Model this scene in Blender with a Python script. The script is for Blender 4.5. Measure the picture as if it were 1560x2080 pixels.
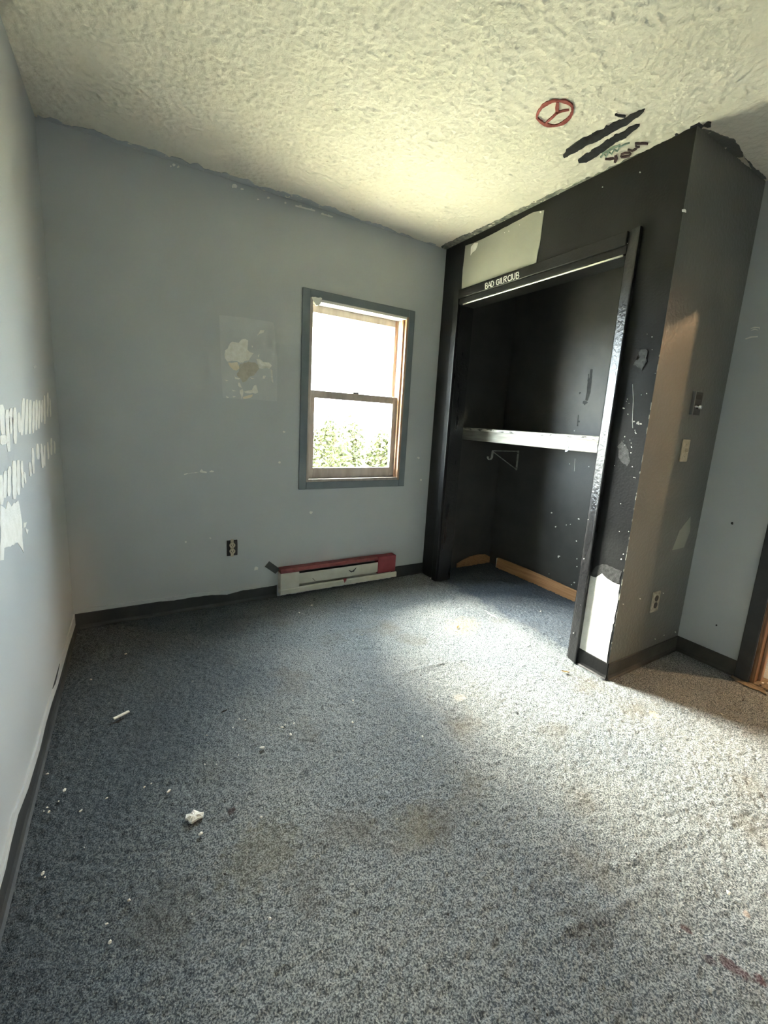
import bpy, bmesh, math, random
import numpy as np
from mathutils import Vector, Matrix

for o in list(bpy.data.objects):
    bpy.data.objects.remove(o)
SC = bpy.context.scene
COL = SC.collection

# ------------------------------------------------------------------ camera
F_PX, PITCH, ROLL, YAW = 857.436, 1.393988, 0.058085, -0.539776
CAM = Vector((-1.98494, -2.65241, 1.21135))
PPX, PPY = 780 + 1.642, 1040 - 34.125
CM = (Matrix.Rotation(YAW, 3, 'Z') @ Matrix.Rotation(PITCH, 3, 'X') @ Matrix.Rotation(ROLL, 3, 'Z'))
cd = bpy.data.cameras.new('camera')
cd.sensor_fit = 'VERTICAL'
cd.sensor_height = 36.0
cd.sensor_width = 27.0
cd.lens = F_PX / 2080 * 36.0
cd.shift_x = -1.642 / 2080
cd.shift_y = -34.125 / 2080
cd.clip_start = 0.02
cam = bpy.data.objects.new('camera', cd)
cam.matrix_world = Matrix.Translation(CAM) @ CM.to_4x4()
COL.objects.link(cam)
SC.camera = cam

# ------------------------------------------------------------------ sky, sun, exposure
SC.view_settings.view_transform = 'Standard'
SC.view_settings.look = 'None'
SC.view_settings.gamma = 1.0
SC.view_settings.use_curve_mapping = False
SC.view_settings.exposure = 2.35
SC.cycles.max_bounces = 5
SC.cycles.diffuse_bounces = 5
SC.cycles.adaptive_threshold = 0.15
SC.cycles.use_light_tree = False
SC.cycles.caustics_reflective = False
SC.cycles.caustics_refractive = False
SC.cycles.sample_clamp_indirect = 8.0

w = bpy.data.worlds.new('world')
SC.world = w
w.use_nodes = True
bg = w.node_tree.nodes['Background']
bg.inputs[0].default_value = (0.82, 0.92, 1.0, 1)       # bright hazy overcast sky
bg.inputs[1].default_value = 13.0

sd = bpy.data.lights.new('sun', 'SUN')
sd.energy = 27.0
sd.angle = math.radians(42)
sd.color = (1.0, 0.93, 0.80)
sun = bpy.data.objects.new('sun', sd)
sun.rotation_euler = Vector((0.42, -1.0, -0.80)).to_track_quat('-Z', 'Y').to_euler()
COL.objects.link(sun)

# window portal: guides sky samples through the window, gives no light of its own
pd = bpy.data.lights.new('window_portal', 'AREA')
pd.shape = 'RECTANGLE'
pd.size, pd.size_y = 0.74, 1.16
pd.cycles.is_portal = True
po = bpy.data.objects.new('window_portal', pd)
po.location = (-0.653, 0.16, 1.35)
po.rotation_euler = (math.radians(-90), 0, 0)
COL.objects.link(po)

# ------------------------------------------------------------------ dimensions
H = 2.44                     # ceiling
XL = -2.306                  # left wall
YC = -1.594                  # nook wall (end of the closet block)
XR = 0.670                   # right wall
YR = -3.25                   # wall behind the camera
XB = 0.745                   # closet back wall
T = 0.12                     # partition thickness
HB = 0.084                   # baseboard height
CY0, CY1, CZ = -0.205, -1.375, 2.018     # closet opening
WX0, WX1, WZ0, WZ1 = -1.016, -0.290, 0.775, 1.925   # window hole
DY0, DY1, DZ = -1.942, -2.72, 2.04       # doorway
rng = random.Random(7)


def px(u, v, ax, val):
    """point of a real surface (axis ax = val) seen at photo pixel u, v"""
    d = CM @ Vector(((u - PPX) / F_PX, -(v - PPY) / F_PX, -1.0))
    return CAM + d * ((val - CAM[ax]) / d[ax])


# ------------------------------------------------------------------ materials
def nodes(m):
    m.use_nodes = True
    return m.node_tree, m.node_tree.nodes['Principled BSDF']


def mat(name, c1, rough=0.5, c2=None, scale=6.0, bump=0.0, bscale=120.0, spec=0.5, metal=0.0,
        lo=0.35, hi=0.65, detail=4.0, rough2=None, stretch=None, bdist=0.004):
    m = bpy.data.materials.new(name)
    nt, b = nodes(m)
    b.inputs['Base Color'].default_value = (*c1, 1)
    b.inputs['Roughness'].default_value = rough
    b.inputs['Metallic'].default_value = metal
    b.inputs['Specular IOR Level'].default_value = spec
    tc = nt.nodes.new('ShaderNodeTexCoord')
    vec = tc.outputs['Object']
    if stretch:
        mp = nt.nodes.new('ShaderNodeMapping')
        mp.inputs['Scale'].default_value = stretch
        nt.links.new(vec, mp.inputs['Vector'])
        vec = mp.outputs[0]
    if c2 is not None or rough2 is not None:
        n = nt.nodes.new('ShaderNodeTexNoise')
        n.inputs['Scale'].default_value = scale
        n.inputs['Detail'].default_value = detail
        nt.links.new(vec, n.inputs['Vector'])
        mr = nt.nodes.new('ShaderNodeMapRange')
        mr.inputs['From Min'].default_value = lo
        mr.inputs['From Max'].default_value = hi
        nt.links.new(n.outputs[0], mr.inputs[0])
        if c2 is not None:
            mx = nt.nodes.new('ShaderNodeMix')
            mx.data_type = 'RGBA'
            mx.inputs[6].default_value = (*c1, 1)
            mx.inputs[7].default_value = (*c2, 1)
            nt.links.new(mr.outputs[0], mx.inputs[0])
            nt.links.new(mx.outputs[2], b.inputs['Base Color'])
        if rough2 is not None:
            mr2 = nt.nodes.new('ShaderNodeMapRange')
            mr2.inputs['To Min'].default_value = rough
            mr2.inputs['To Max'].default_value = rough2
            nt.links.new(mr.outputs[0], mr2.inputs[0])
            nt.links.new(mr2.outputs[0], b.inputs['Roughness'])
    if bump:
        n2 = nt.nodes.new('ShaderNodeTexNoise')
        n2.inputs['Scale'].default_value = bscale
        n2.inputs['Detail'].default_value = 3.0
        nt.links.new(tc.outputs['Object'], n2.inputs['Vector'])
        bp = nt.nodes.new('ShaderNodeBump')
        bp.inputs['Strength'].default_value = bump
        bp.inputs['Distance'].default_value = bdist
        nt.links.new(n2.outputs[0], bp.inputs['Height'])
        nt.links.new(bp.outputs[0], b.inputs['Normal'])
    return m


GREY = (0.460, 0.485, 0.492)
M = {}
M['wall'] = mat('grey_wall_paint', GREY, 0.42, (0.500, 0.522, 0.525), 2.2, 0.12, 160, rough2=0.6)
M['wall_pale'] = mat('pale_grey_paint', (0.52, 0.54, 0.54), 0.45, (0.57, 0.585, 0.58), 9, 0.15, 120)
M['wall_nook'] = mat('nook_grey_gloss_paint', (0.125, 0.128, 0.113), 0.30, (0.15, 0.15, 0.132), 3.0, 0.6, 60, bdist=0.003)
M['black'] = mat('black_satin_paint', (0.006, 0.006, 0.0065), 0.40, (0.012, 0.012, 0.0118), 5, 0.25, 90, rough2=0.52, spec=0.32)
M['black_in'] = mat('closet_black_paint', (0.050, 0.050, 0.047), 0.42, (0.068, 0.066, 0.060), 6, 0.25, 200)
M['black_gloss'] = mat('black_gloss_trim_paint', (0.010, 0.010, 0.011), 0.26, (0.02, 0.02, 0.02), 14, 0.6, 60, rough2=0.42, stretch=(1, 1, .25))
M['casing'] = mat('slate_window_casing_paint', (0.15, 0.18, 0.20), 0.45, (0.18, 0.205, 0.225), 7, 0.15, 100)
M['ceiling'] = mat('stippled_ceiling', (0.76, 0.72, 0.60), 0.9, (0.80, 0.76, 0.65), 3, 0.5, 150, spec=0.2)
M['base'] = mat('dark_vinyl_cove_base', (0.024, 0.026, 0.027), 0.6, (0.040, 0.041, 0.040), 10, 0.2, 80)
M['base_brown'] = mat('scuffed_cove_base', (0.032, 0.030, 0.026), 0.45, (0.058, 0.053, 0.044), 12, 0.2, 80)
M['white'] = mat('bare_white_plaster', (0.80, 0.79, 0.73), 0.7, (0.88, 0.87, 0.82), 30, 0.4, 150)
M['paper'] = mat('torn_drywall_paper', (0.76, 0.74, 0.67), 0.85, (0.86, 0.85, 0.80), 40, 0.5, 120)
M['tan'] = mat('brown_drywall_paper', (0.46, 0.43, 0.35), 0.85, (0.54, 0.51, 0.44), 30, 0.4, 90)
M['cream_scar'] = mat('cream_drywall_scar', (0.78, 0.69, 0.53), 0.8, (0.84, 0.77, 0.64), 30, 0.4, 90)
M['scuff'] = mat('grey_scuff', (0.060, 0.060, 0.058), 0.45, (0.020, 0.020, 0.020), 60, 0.3, 200)
M['grey_patch'] = mat('olive_grey_paint', (0.30, 0.30, 0.25), 0.6, (0.33, 0.33, 0.275), 4, 0.15, 150)
M['dirty_edge'] = mat('dirty_paint_edge', (0.30, 0.30, 0.24), 0.8, (0.10, 0.11, 0.10), 25, 0.4, 120)
M['dark_edge'] = mat('dark_paint_edge', (0.10, 0.115, 0.12), 0.7, (0.15, 0.16, 0.16), 25, 0.3, 120)
M['smear'] = mat('dark_smear', (0.008, 0.008, 0.008), 0.6, (0.02, 0.02, 0.019), 50)
M['wood'] = mat('raw_pine_board', (0.40, 0.20, 0.085), 0.6, (0.55, 0.31, 0.15), 9, 0.3, 60, stretch=(4, .5, 14))
M['jamb_wood'] = mat('brown_stained_wood', (0.13, 0.055, 0.022), 0.4, (0.30, 0.15, 0.07), 12, 0.3, 70, stretch=(12, 12, .8))
M['sash'] = mat('worn_window_wood', (0.36, 0.31, 0.27), 0.5, (0.46, 0.41, 0.37), 10, 0.3, 70, stretch=(3, 3, .6))
M['sash_wood'] = mat('stained_window_wood', (0.30, 0.15, 0.08), 0.5, (0.46, 0.30, 0.20), 10, 0.3, 70, stretch=(6, 6, .5))
M['track'] = mat('white_jamb_track', (0.72, 0.70, 0.66), 0.4, (0.8, 0.78, 0.75), 8)
M['heater'] = mat('cream_enamel', (0.60, 0.58, 0.48), 0.5, (0.68, 0.66, 0.57), 14, 0.15, 60)
M['red'] = mat('red_paint', (0.23, 0.028, 0.040), 0.5, (0.30, 0.045, 0.055), 20, 0.3, 90)
M['red_thin'] = mat('faded_red_paint', (0.20, 0.045, 0.050), 0.55, (0.27, 0.075, 0.075), 26, 0.3, 90)
M['fin'] = mat('dusty_heater_fins', (0.06, 0.058, 0.05), 0.6, (0.1, 0.095, 0.085), 40, metal=0.3)
M['shelf'] = mat('worn_shelf_paint', (0.24, 0.232, 0.20), 0.42, (0.35, 0.34, 0.295), 10, 0.4, 60, stretch=(1, .6, 5))
M['shelf_top'] = mat('chipped_shelf_edge', (0.52, 0.51, 0.45), 0.4, (0.06, 0.06, 0.055), 16, 0.5, 70, lo=.52, hi=.6, stretch=(1, 1, 5))
M['bracket'] = mat('off_white_enamel_steel', (0.45, 0.45, 0.40), 0.4, (0.30, 0.30, 0.26), 40)
M['steel'] = mat('pale_steel_glint', (0.80, 0.77, 0.68), 0.28, (0.9, 0.87, 0.78), 30, metal=0.75)
M['ivory'] = mat('ivory_plastic', (0.56, 0.50, 0.36), 0.4, (0.44, 0.38, 0.26), 60)
M['ivory_dirty'] = mat('dirty_ivory_plastic', (0.44, 0.40, 0.30), 0.45, (0.22, 0.19, 0.14), 55, lo=.45, hi=.7)
M['socket'] = mat('dark_socket', (0.012, 0.011, 0.010), 0.5, (0.03, 0.025, 0.02), 60)
M['plate_dark'] = mat('dark_metal_plate', (0.02, 0.019, 0.018), 0.4, (0.035, 0.033, 0.03), 30)
M['chrome'] = mat('bright_metal', (0.85, 0.84, 0.80), 0.15, metal=1.0)
M['grey_metal'] = mat('grey_plate_edge', (0.22, 0.22, 0.21), 0.4, metal=0.4)
M['flap'] = mat('charcoal_tape', (0.055, 0.06, 0.055), 0.55, (0.075, 0.08, 0.072), 30)
M['letter'] = mat('white_marker', (0.78, 0.78, 0.74), 0.6, (0.66, 0.66, 0.62), 200)
M['red_ink'] = mat('red_brown_marker', (0.25, 0.050, 0.040), 0.8, (0.36, 0.10, 0.08), 70)
M['black_ink'] = mat('black_scribble_paint', (0.010, 0.010, 0.012), 0.7, (0.025, 0.025, 0.03), 60)
M['brown_ink'] = mat('dark_brown_marker', (0.06, 0.030, 0.030), 0.8, (0.10, 0.06, 0.055), 80)
M['teal_ink'] = mat('faded_teal_marker', (0.22, 0.32, 0.26), 0.85, (0.34, 0.40, 0.30), 60)
M['flake'] = mat('white_paint_flake', (0.74, 0.71, 0.62), 0.8, (0.84, 0.82, 0.76), 60, 0.4, 200)
M['leaf'] = mat('dry_leaf', (0.42, 0.26, 0.08), 0.6, (0.60, 0.44, 0.20), 60)
M['dark_bit'] = mat('dark_crumb', (0.02, 0.018, 0.015), 0.7, (0.05, 0.04, 0.03), 80)
M['dust'] = mat('tan_sawdust', (0.24, 0.185, 0.12), 0.9, (0.12, 0.095, 0.065), 60, 0.6, 120)
M['hall_wall'] = mat('warm_hall_paint', (0.20, 0.17, 0.13), 0.7, (0.23, 0.19, 0.15), 3)
M['hall_floor'] = mat('pale_hall_carpet', (0.27, 0.31, 0.34), 0.95, (0.36, 0.40, 0.42), 60, 0.8, 150)
M['grass'] = mat('sunlit_grass', (0.40, 0.375, 0.25), 0.9, (0.44, 0.41, 0.29), 3)
M['foliage'] = mat('shrub_leaves', (0.045, 0.050, 0.010), 0.8, (0.070, 0.074, 0.022), 8)
M['bark'] = mat('shrub_bark', (0.10, 0.07, 0.05), 0.9, (0.14, 0.10, 0.07), 20)


def carpet_material():
    m = bpy.data.materials.new('worn_blue_grey_carpet')
    nt, b = nodes(m)
    N, L = nt.nodes, nt.links
    b.inputs['Roughness'].default_value = 0.95
    b.inputs['Specular IOR Level'].default_value = 0.1
    tc = N.new('ShaderNodeTexCoord').outputs['Object']

    def noise(scale, lo, hi, detail=3.0):
        n = N.new('ShaderNodeTexNoise')
        n.inputs['Scale'].default_value = scale
        n.inputs['Detail'].default_value = detail
        L.new(tc, n.inputs['Vector'])
        r = N.new('ShaderNodeMapRange')
        r.inputs['From Min'].default_value = lo
        r.inputs['From Max'].default_value = hi
        L.new(n.outputs[0], r.inputs[0])
        return r.outputs[0]

    def mix(fac, a, bb):
        x = N.new('ShaderNodeMix')
        x.data_type = 'RGBA'
        for i, v in ((6, a), (7, bb)):
            if isinstance(v, tuple):
                x.inputs[i].default_value = (*v, 1)
            else:
                L.new(v, x.inputs[i])
        if isinstance(fac, float):
            x.inputs[0].default_value = fac
        else:
            L.new(fac, x.inputs[0])
        return x.outputs[2]

    def math2(op, a, bb):
        x = N.new('ShaderNodeMath')
        x.operation = op
        for i, v in enumerate((a, bb)):
            if isinstance(v, float):
                x.inputs[i].default_value = v
            else:
                L.new(v, x.inputs[i])
        return x.outputs[0]

    tuft = noise(230, .40, .60, 2)
    fade = noise(1.6, .35, .68, 3)
    dark = mix(fade, (0.066, 0.078, 0.090), (0.100, 0.110, 0.113))
    lite = mix(fade, (0.262, 0.284, 0.292), (0.350, 0.362, 0.348))
    col = mix(tuft, dark, lite)
    soil = noise(3.7, .56, .74, 4)
    col = mix(math2('MULTIPLY', soil, 0.5), col, (0.13, 0.105, 0.07))
    specks = noise(28, .70, .76, 3)
    col = mix(math2('MULTIPLY', specks, 0.7), col, (0.03, 0.03, 0.032))

    edge = math2('MULTIPLY', math2('SUBTRACT', noise(35, 0, 1, 3), 0.5), 1.6)

    def spot(cx, cy, r, color, amt, prev, rx=1.0, ang=0.0):
        mp = N.new('ShaderNodeMapping')
        mp.vector_type = 'TEXTURE'
        mp.inputs['Location'].default_value = (cx, cy, 0)
        mp.inputs['Rotation'].default_value = (0, 0, ang)
        mp.inputs['Scale'].default_value = (r * rx, r, 1)
        L.new(tc, mp.inputs['Vector'])
        fl = N.new('ShaderNodeVectorMath')
        fl.operation = 'MULTIPLY'
        fl.inputs[1].default_value = (1, 1, 0)
        L.new(mp.outputs[0], fl.inputs[0])
        ln = N.new('ShaderNodeVectorMath')
        ln.operation = 'LENGTH'
        L.new(fl.outputs[0], ln.inputs[0])
        d = math2('ADD', ln.outputs['Value'], edge)
        r_ = N.new('ShaderNodeMapRange')
        r_.inputs['From Min'].default_value = 1.0
        r_.inputs['From Max'].default_value = 0.55
        r_.inputs['To Max'].default_value = amt
        L.new(d, r_.inputs[0])
        return mix(r_.outputs[0], prev, color)

    # stains seen on the pile
    for (u, v, r, c, a, rx, ang) in (
            (1490, 1965, .017, (0.07, 0.022, 0.024), .6, 2.2, 1.9), (1395, 1885, .010, (0.08, 0.028, 0.028), .6, 1.6, 2.0),
            (1545, 1990, .014, (0.10, 0.03, 0.03), .6, 1.2, 0), (1440, 1945, .014, (0.05, 0.03, 0.035), .6, 1.6, 2.0),
            (530, 1730, .11, (0.16, 0.135, 0.07), .32, 1.3, .4), (330, 1850, .09, (0.13, 0.11, 0.07), .22, 1.3, .2),
            (940, 1270, .10, (0.38, 0.32, 0.18), .25, 1.7, .3), (1200, 1880, .06, (0.07, 0.055, 0.04), .3, 1.2, .6),
            (840, 1680, .07, (0.26, 0.24, 0.15), .16, 1.3, .6), (470, 1645, .012, (0.06, 0.03, 0.025), .8, 1.2, 0),
            (620, 1570, .02, (0.05, 0.05, 0.05), .45, 1.5, 0.3), (1517, 1853, .010, (0.50, 0.40, 0.34), .7, 1.3, 0),
            (935, 1415, .03, (0.46, 0.42, 0.34), .35, 1.3, .5), (1330, 1450, .02, (0.5, 0.42, 0.25), .5, 1.3, 1)):
        p = px(u, v, 2, 0.0)
        col = spot(p.x, p.y, r, c, a, col, rx, ang)
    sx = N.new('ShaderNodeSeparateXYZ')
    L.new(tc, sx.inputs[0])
    # pile beside the left wall painted darker navy, following the floor shade's edge
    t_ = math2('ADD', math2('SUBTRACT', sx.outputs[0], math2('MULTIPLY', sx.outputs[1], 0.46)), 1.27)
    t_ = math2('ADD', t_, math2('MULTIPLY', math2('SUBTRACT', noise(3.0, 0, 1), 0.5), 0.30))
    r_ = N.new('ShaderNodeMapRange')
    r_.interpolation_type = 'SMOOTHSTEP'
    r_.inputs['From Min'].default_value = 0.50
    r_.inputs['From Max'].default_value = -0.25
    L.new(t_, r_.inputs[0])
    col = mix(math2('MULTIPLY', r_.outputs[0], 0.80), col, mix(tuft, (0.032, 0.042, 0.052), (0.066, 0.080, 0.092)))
    # carpet inside the closet never faded: its own deeper blue
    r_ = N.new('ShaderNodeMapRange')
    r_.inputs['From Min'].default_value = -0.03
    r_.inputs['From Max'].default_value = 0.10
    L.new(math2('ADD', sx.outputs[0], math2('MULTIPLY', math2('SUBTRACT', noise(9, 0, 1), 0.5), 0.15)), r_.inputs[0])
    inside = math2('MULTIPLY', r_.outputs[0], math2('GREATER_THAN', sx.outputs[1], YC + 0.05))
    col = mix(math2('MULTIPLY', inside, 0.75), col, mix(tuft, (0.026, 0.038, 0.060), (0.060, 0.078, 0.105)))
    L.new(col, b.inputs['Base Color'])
    bn = N.new('ShaderNodeTexNoise')
    bn.inputs['Scale'].default_value = 330
    bn.inputs['Detail'].default_value = 2
    L.new(tc, bn.inputs['Vector'])
    bp = N.new('ShaderNodeBump')
    bp.inputs['Strength'].default_value = 0.7
    bp.inputs['Distance'].default_value = 0.004
    L.new(bn.outputs[0], bp.inputs['Height'])
    L.new(bp.outputs[0], b.inputs['Normal'])
    return m


def glass_material():
    m = bpy.data.materials.new('dusty_window_glass')
    m.use_nodes = True
    nt = m.node_tree
    nt.nodes.remove(nt.nodes['Principled BSDF'])
    out = nt.nodes['Material Output']
    tr = nt.nodes.new('ShaderNodeBsdfTransparent')
    tr.inputs[0].default_value = (0.95, 0.97, 0.96, 1)
    gl = nt.nodes.new('ShaderNodeBsdfGlossy')
    gl.inputs['Roughness'].default_value = 0.02
    lw = nt.nodes.new('ShaderNodeLayerWeight')
    lw.inputs['Blend'].default_value = 0.5
    pw = nt.nodes.new('ShaderNodeMath')
    pw.operation = 'POWER'
    pw.inputs[1].default_value = 5.0
    nt.links.new(lw.outputs['Facing'], pw.inputs[0])
    fr = nt.nodes.new('ShaderNodeMapRange')
    fr.inputs['To Min'].default_value = 0.04
    fr.inputs['To Max'].default_value = 0.6
    nt.links.new(pw.outputs[0], fr.inputs[0])
    mx = nt.nodes.new('ShaderNodeMixShader')
    nt.links.new(fr.outputs[0], mx.inputs[0])
    nt.links.new(tr.outputs[0], mx.inputs[1])
    nt.links.new(gl.outputs[0], mx.inputs[2])
    nt.links.new(mx.outputs[0], out.inputs['Surface'])
    return m


M['glass'] = glass_material()
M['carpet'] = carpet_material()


# ------------------------------------------------------------------ mesh helpers
def root(name, loc, label=None, cat=None, group=None, kind=None):
    o = bpy.data.objects.new(name, None)
    o.empty_display_size = 0.05
    o.location = loc
    COL.objects.link(o)
    return tag(o, label, cat, group, kind)


def tag(o, label=None, cat=None, group=None, kind=None):
    for k, v in (('label', label), ('category', cat), ('group', group), ('kind', kind)):
        if v:
            o[k] = v
    return o


def origin_of(parent):
    v = Vector((0, 0, 0))
    while parent is not None:
        v = v + parent.location
        parent = parent.parent
    return v


def link(name, bm, m, parent=None, smooth=False, loc=None):
    """bm in world coordinates; the object's origin is its parent's, or loc"""
    org = origin_of(parent) if parent is not None else Vector(loc or (0, 0, 0))
    bmesh.ops.translate(bm, verts=bm.verts, vec=-org)
    bmesh.ops.recalc_face_normals(bm, faces=bm.faces)
    me = bpy.data.meshes.new(name)
    bm.to_mesh(me)
    bm.free()
    for mm in (m if isinstance(m, list) else [m]):
        me.materials.append(mm)
    if smooth:
        for p in me.polygons:
            p.use_smooth = True
    o = bpy.data.objects.new(name, me)
    if parent is not None:
        o.parent = parent
    else:
        o.location = org
    COL.objects.link(o)
    return o


def bx(bm, lo, hi, bevel=0.0, mtx=None):
    lo, hi = Vector(lo), Vector(hi)
    a = Vector((min(lo[i], hi[i]) for i in range(3)))
    b = Vector((max(lo[i], hi[i]) for i in range(3)))
    r = bmesh.ops.create_cube(bm, size=1.0)
    vs = r['verts']
    c, s = (a + b) / 2, b - a
    for v in vs:
        v.co = Vector((v.co.x * s.x, v.co.y * s.y, v.co.z * s.z)) + c
    if bevel:
        es = list({e for v in vs for e in v.link_edges})
        rr = bmesh.ops.bevel(bm, geom=es, offset=bevel, segments=2, affect='EDGES', profile=0.5)
        vs = list({v for f in rr['faces'] for v in f.verts} | {v for v in vs if v.is_valid})
    if mtx is not None:
        for v in vs:
            v.co = mtx @ v.co
    return vs


def box(name, lo, hi, m, parent=None, bevel=0.0, mtx=None):
    bm = bmesh.new()
    bx(bm, lo, hi, bevel, mtx)
    return link(name, bm, m, parent)


def boxes(name, lst, m, parent=None, bevel=0.0):
    bm = bmesh.new()
    for lo, hi in lst:
        bx(bm, lo, hi, bevel)
    return link(name, bm, m, parent)


def tube(bm, pts, r, seg=8):
    pts = [Vector(p) for p in pts]
    rings = []
    for i, p in enumerate(pts):
        d = (pts[min(i + 1, len(pts) - 1)] - pts[max(i - 1, 0)]).normalized()
        a = d.orthogonal().normalized() if not rings else (last - d * last.dot(d)).normalized()
        last = a
        b = d.cross(a)
        rings.append([bm.verts.new(p + (a * math.cos(2 * math.pi * k / seg) + b * math.sin(2 * math.pi * k / seg)) * r) for k in range(seg)])
    for r0, r1 in zip(rings, rings[1:]):
        for k in range(seg):
            bm.faces.new((r0[k], r0[(k + 1) % seg], r1[(k + 1) % seg], r1[k]))
    bm.faces.new(rings[0])
    bm.faces.new(list(reversed(rings[-1])))


def extrude_profile(bm, prof, p0, p1, up=Vector((0, 0, 1)), out=None):
    """prof: list of (outward, height); swept from p0 to p1"""
    p0, p1 = Vector(p0), Vector(p1)
    ra = [bm.verts.new(p0 + out * a + up * b) for a, b in prof]
    rb = [bm.verts.new(p1 + out * a + up * b) for a, b in prof]
    n = len(prof)
    for k in range(n):
        bm.faces.new((ra[k], ra[(k + 1) % n], rb[(k + 1) % n], rb[k]))
    bm.faces.new(ra)
    bm.faces.new(list(reversed(rb)))


def ragged(pts, amp, step, r):
    out = []
    n = len(pts)
    for i in range(n):
        a, b = Vector(pts[i]), Vector(pts[(i + 1) % n])
        k = max(1, int((b - a).length / step))
        for j in range(k):
            q = a.lerp(b, j / k)
            out.append(q + Vector((r.uniform(-amp, amp) for _ in range(len(q)))))
    return out


def slab(bm, pts, nrm, th, lift=0.0004):
    """thin solid piece with the outline pts (3-D, on a surface) standing th off it along nrm"""
    nrm = Vector(nrm)
    lo = [bm.verts.new(Vector(p) - nrm * 0.001) for p in pts]
    hi = [bm.verts.new(Vector(p) + nrm * (th + lift)) for p in pts]
    n = len(pts)
    f = [bm.faces.new(lo), bm.faces.new(hi)]
    for k in range(n):
        bm.faces.new((lo[k], lo[(k + 1) % n], hi[(k + 1) % n], hi[k]))
    bmesh.ops.triangulate(bm, faces=f)


SURF = {'back': (1, 0.0, (0, -1, 0)), 'left': (0, XL, (1, 0, 0)), 'closet': (0, 0.0, (-1, 0, 0)), 'nook': (1, YC, (0, -1, 0)),
        'right': (0, XR, (-1, 0, 0)), 'ceil': (2, H, (0, 0, -1)), 'closet_back': (0, XB, (-1, 0, 0)), 'floor': (2, 0.0, (0, 0, 1)),
        'casing': (0, -0.014, (-1, 0, 0))}


def on(surf, pix):
    ax, val, n = SURF[surf]
    return [px(u, v, ax, val) for u, v in pix]


def patch(name, surf, polys, m, parent, th=0.0008, amp=0.0, step=0.02, seed=1, label=None, crop=None):
    """wear on a wall: one mesh, outlines given in photo pixels (or crop pixels with (x0, y0, scale))"""
    r = random.Random(seed)
    bm = bmesh.new()
    n = SURF[surf][2]
    ax = SURF[surf][0]
    for poly in polys:
        if crop:
            poly = [(crop[0] + a / crop[2], crop[1] + b / crop[2]) for a, b in poly]
        pts = on(surf, poly)
        if amp:
            pts = ragged(pts, amp, step, r)
            for q in pts:
                q[ax] = SURF[surf][1]
        slab(bm, pts, n, th)
    o = link(name, bm, m, parent)
    if label:
        o['label'] = label
    return o


def stroke_poly(pts, wd):
    """ribbon outline around a 2-D polyline, wd a width or list of widths"""
    pts = [Vector(p) for p in pts]
    n = len(pts)
    ws = wd if isinstance(wd, (list, tuple)) else [wd] * n
    lft, rgt = [], []
    for i in range(n):
        d = (pts[min(i + 1, n - 1)] - pts[max(i - 1, 0)])
        d = d.normalized() if d.length else Vector((1, 0))
        q = Vector((-d.y, d.x)) * ws[i] / 2
        lft.append(pts[i] + q)
        rgt.append(pts[i] - q)
    return [tuple(p) for p in lft + rgt[::-1]]


def blob(cx, cy, r, rr, k=7, sx=1.0):
    return [(cx + sx * r * rr.uniform(.5, 1.25) * math.cos(2 * math.pi * i / k), cy + r * rr.uniform(.5, 1.25) * math.sin(2 * math.pi * i / k)) for i in range(k)]


def smooth_noise(nx, ny, sig, seed):
    """blurred white noise on an nx x ny grid, sig grid steps wide, scaled to about 0..1"""
    g = np.random.default_rng(seed).standard_normal((nx, ny)).astype(np.float32)
    k = max(1, int(sig * 2.5))
    w_ = np.exp(-np.arange(-k, k + 1) ** 2 / (2 * sig * sig))
    w_ /= math.sqrt((w_ ** 2).sum())
    for ax in (0, 1):
        p = np.pad(g, [(k, k) if i == ax else (0, 0) for i in (0, 1)], mode='wrap')
        n_ = g.shape[ax]
        g = sum(w_[j] * np.take(p, range(j, j + n_), axis=ax) for j in range(2 * k + 1))
    return np.clip(g * .2 + .5, 0, 1)


def grid_object(name, x0, x1, y0, y1, step, height, m, flip=False):
    nx, ny = int(round((x1 - x0) / step)) + 1, int(round((y1 - y0) / step)) + 1
    xs, ys = np.linspace(x0, x1, nx), np.linspace(y0, y1, ny)
    X, Y = np.meshgrid(xs, ys, indexing='ij')
    Z = height(nx, ny, X, Y)
    co = np.stack([X, Y, Z], -1).reshape(-1, 3).astype(np.float32)
    idx = np.arange(nx * ny).reshape(nx, ny)
    q = np.stack([idx[:-1, :-1], idx[1:, :-1], idx[1:, 1:], idx[:-1, 1:]], -1).reshape(-1, 4)
    if flip:
        q = q[:, ::-1]
    me = bpy.data.meshes.new(name)
    me.vertices.add(len(co))
    me.vertices.foreach_set('co', co.ravel())
    me.loops.add(q.size)
    me.loops.foreach_set('vertex_index', q.ravel().astype(np.int32))
    me.polygons.add(len(q))
    me.polygons.foreach_set('loop_start', np.arange(0, q.size, 4, dtype=np.int32))
    me.polygons.foreach_set('loop_total', np.full(len(q), 4, dtype=np.int32))
    me.polygons.foreach_set('use_smooth', np.ones(len(q), dtype=bool))
    me.update(calc_edges=True)
    me.validate()
    me.materials.append(m)
    o = bpy.data.objects.new(name, me)
    COL.objects.link(o)
    return o


# ------------------------------------------------------------------ room shell
ZB = -0.06
floor = box('floor', (XL - .12, YR - .12, -0.10), (XR + .10, 0.14, -0.030), M['base'])
tag(floor, kind='structure')


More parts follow.
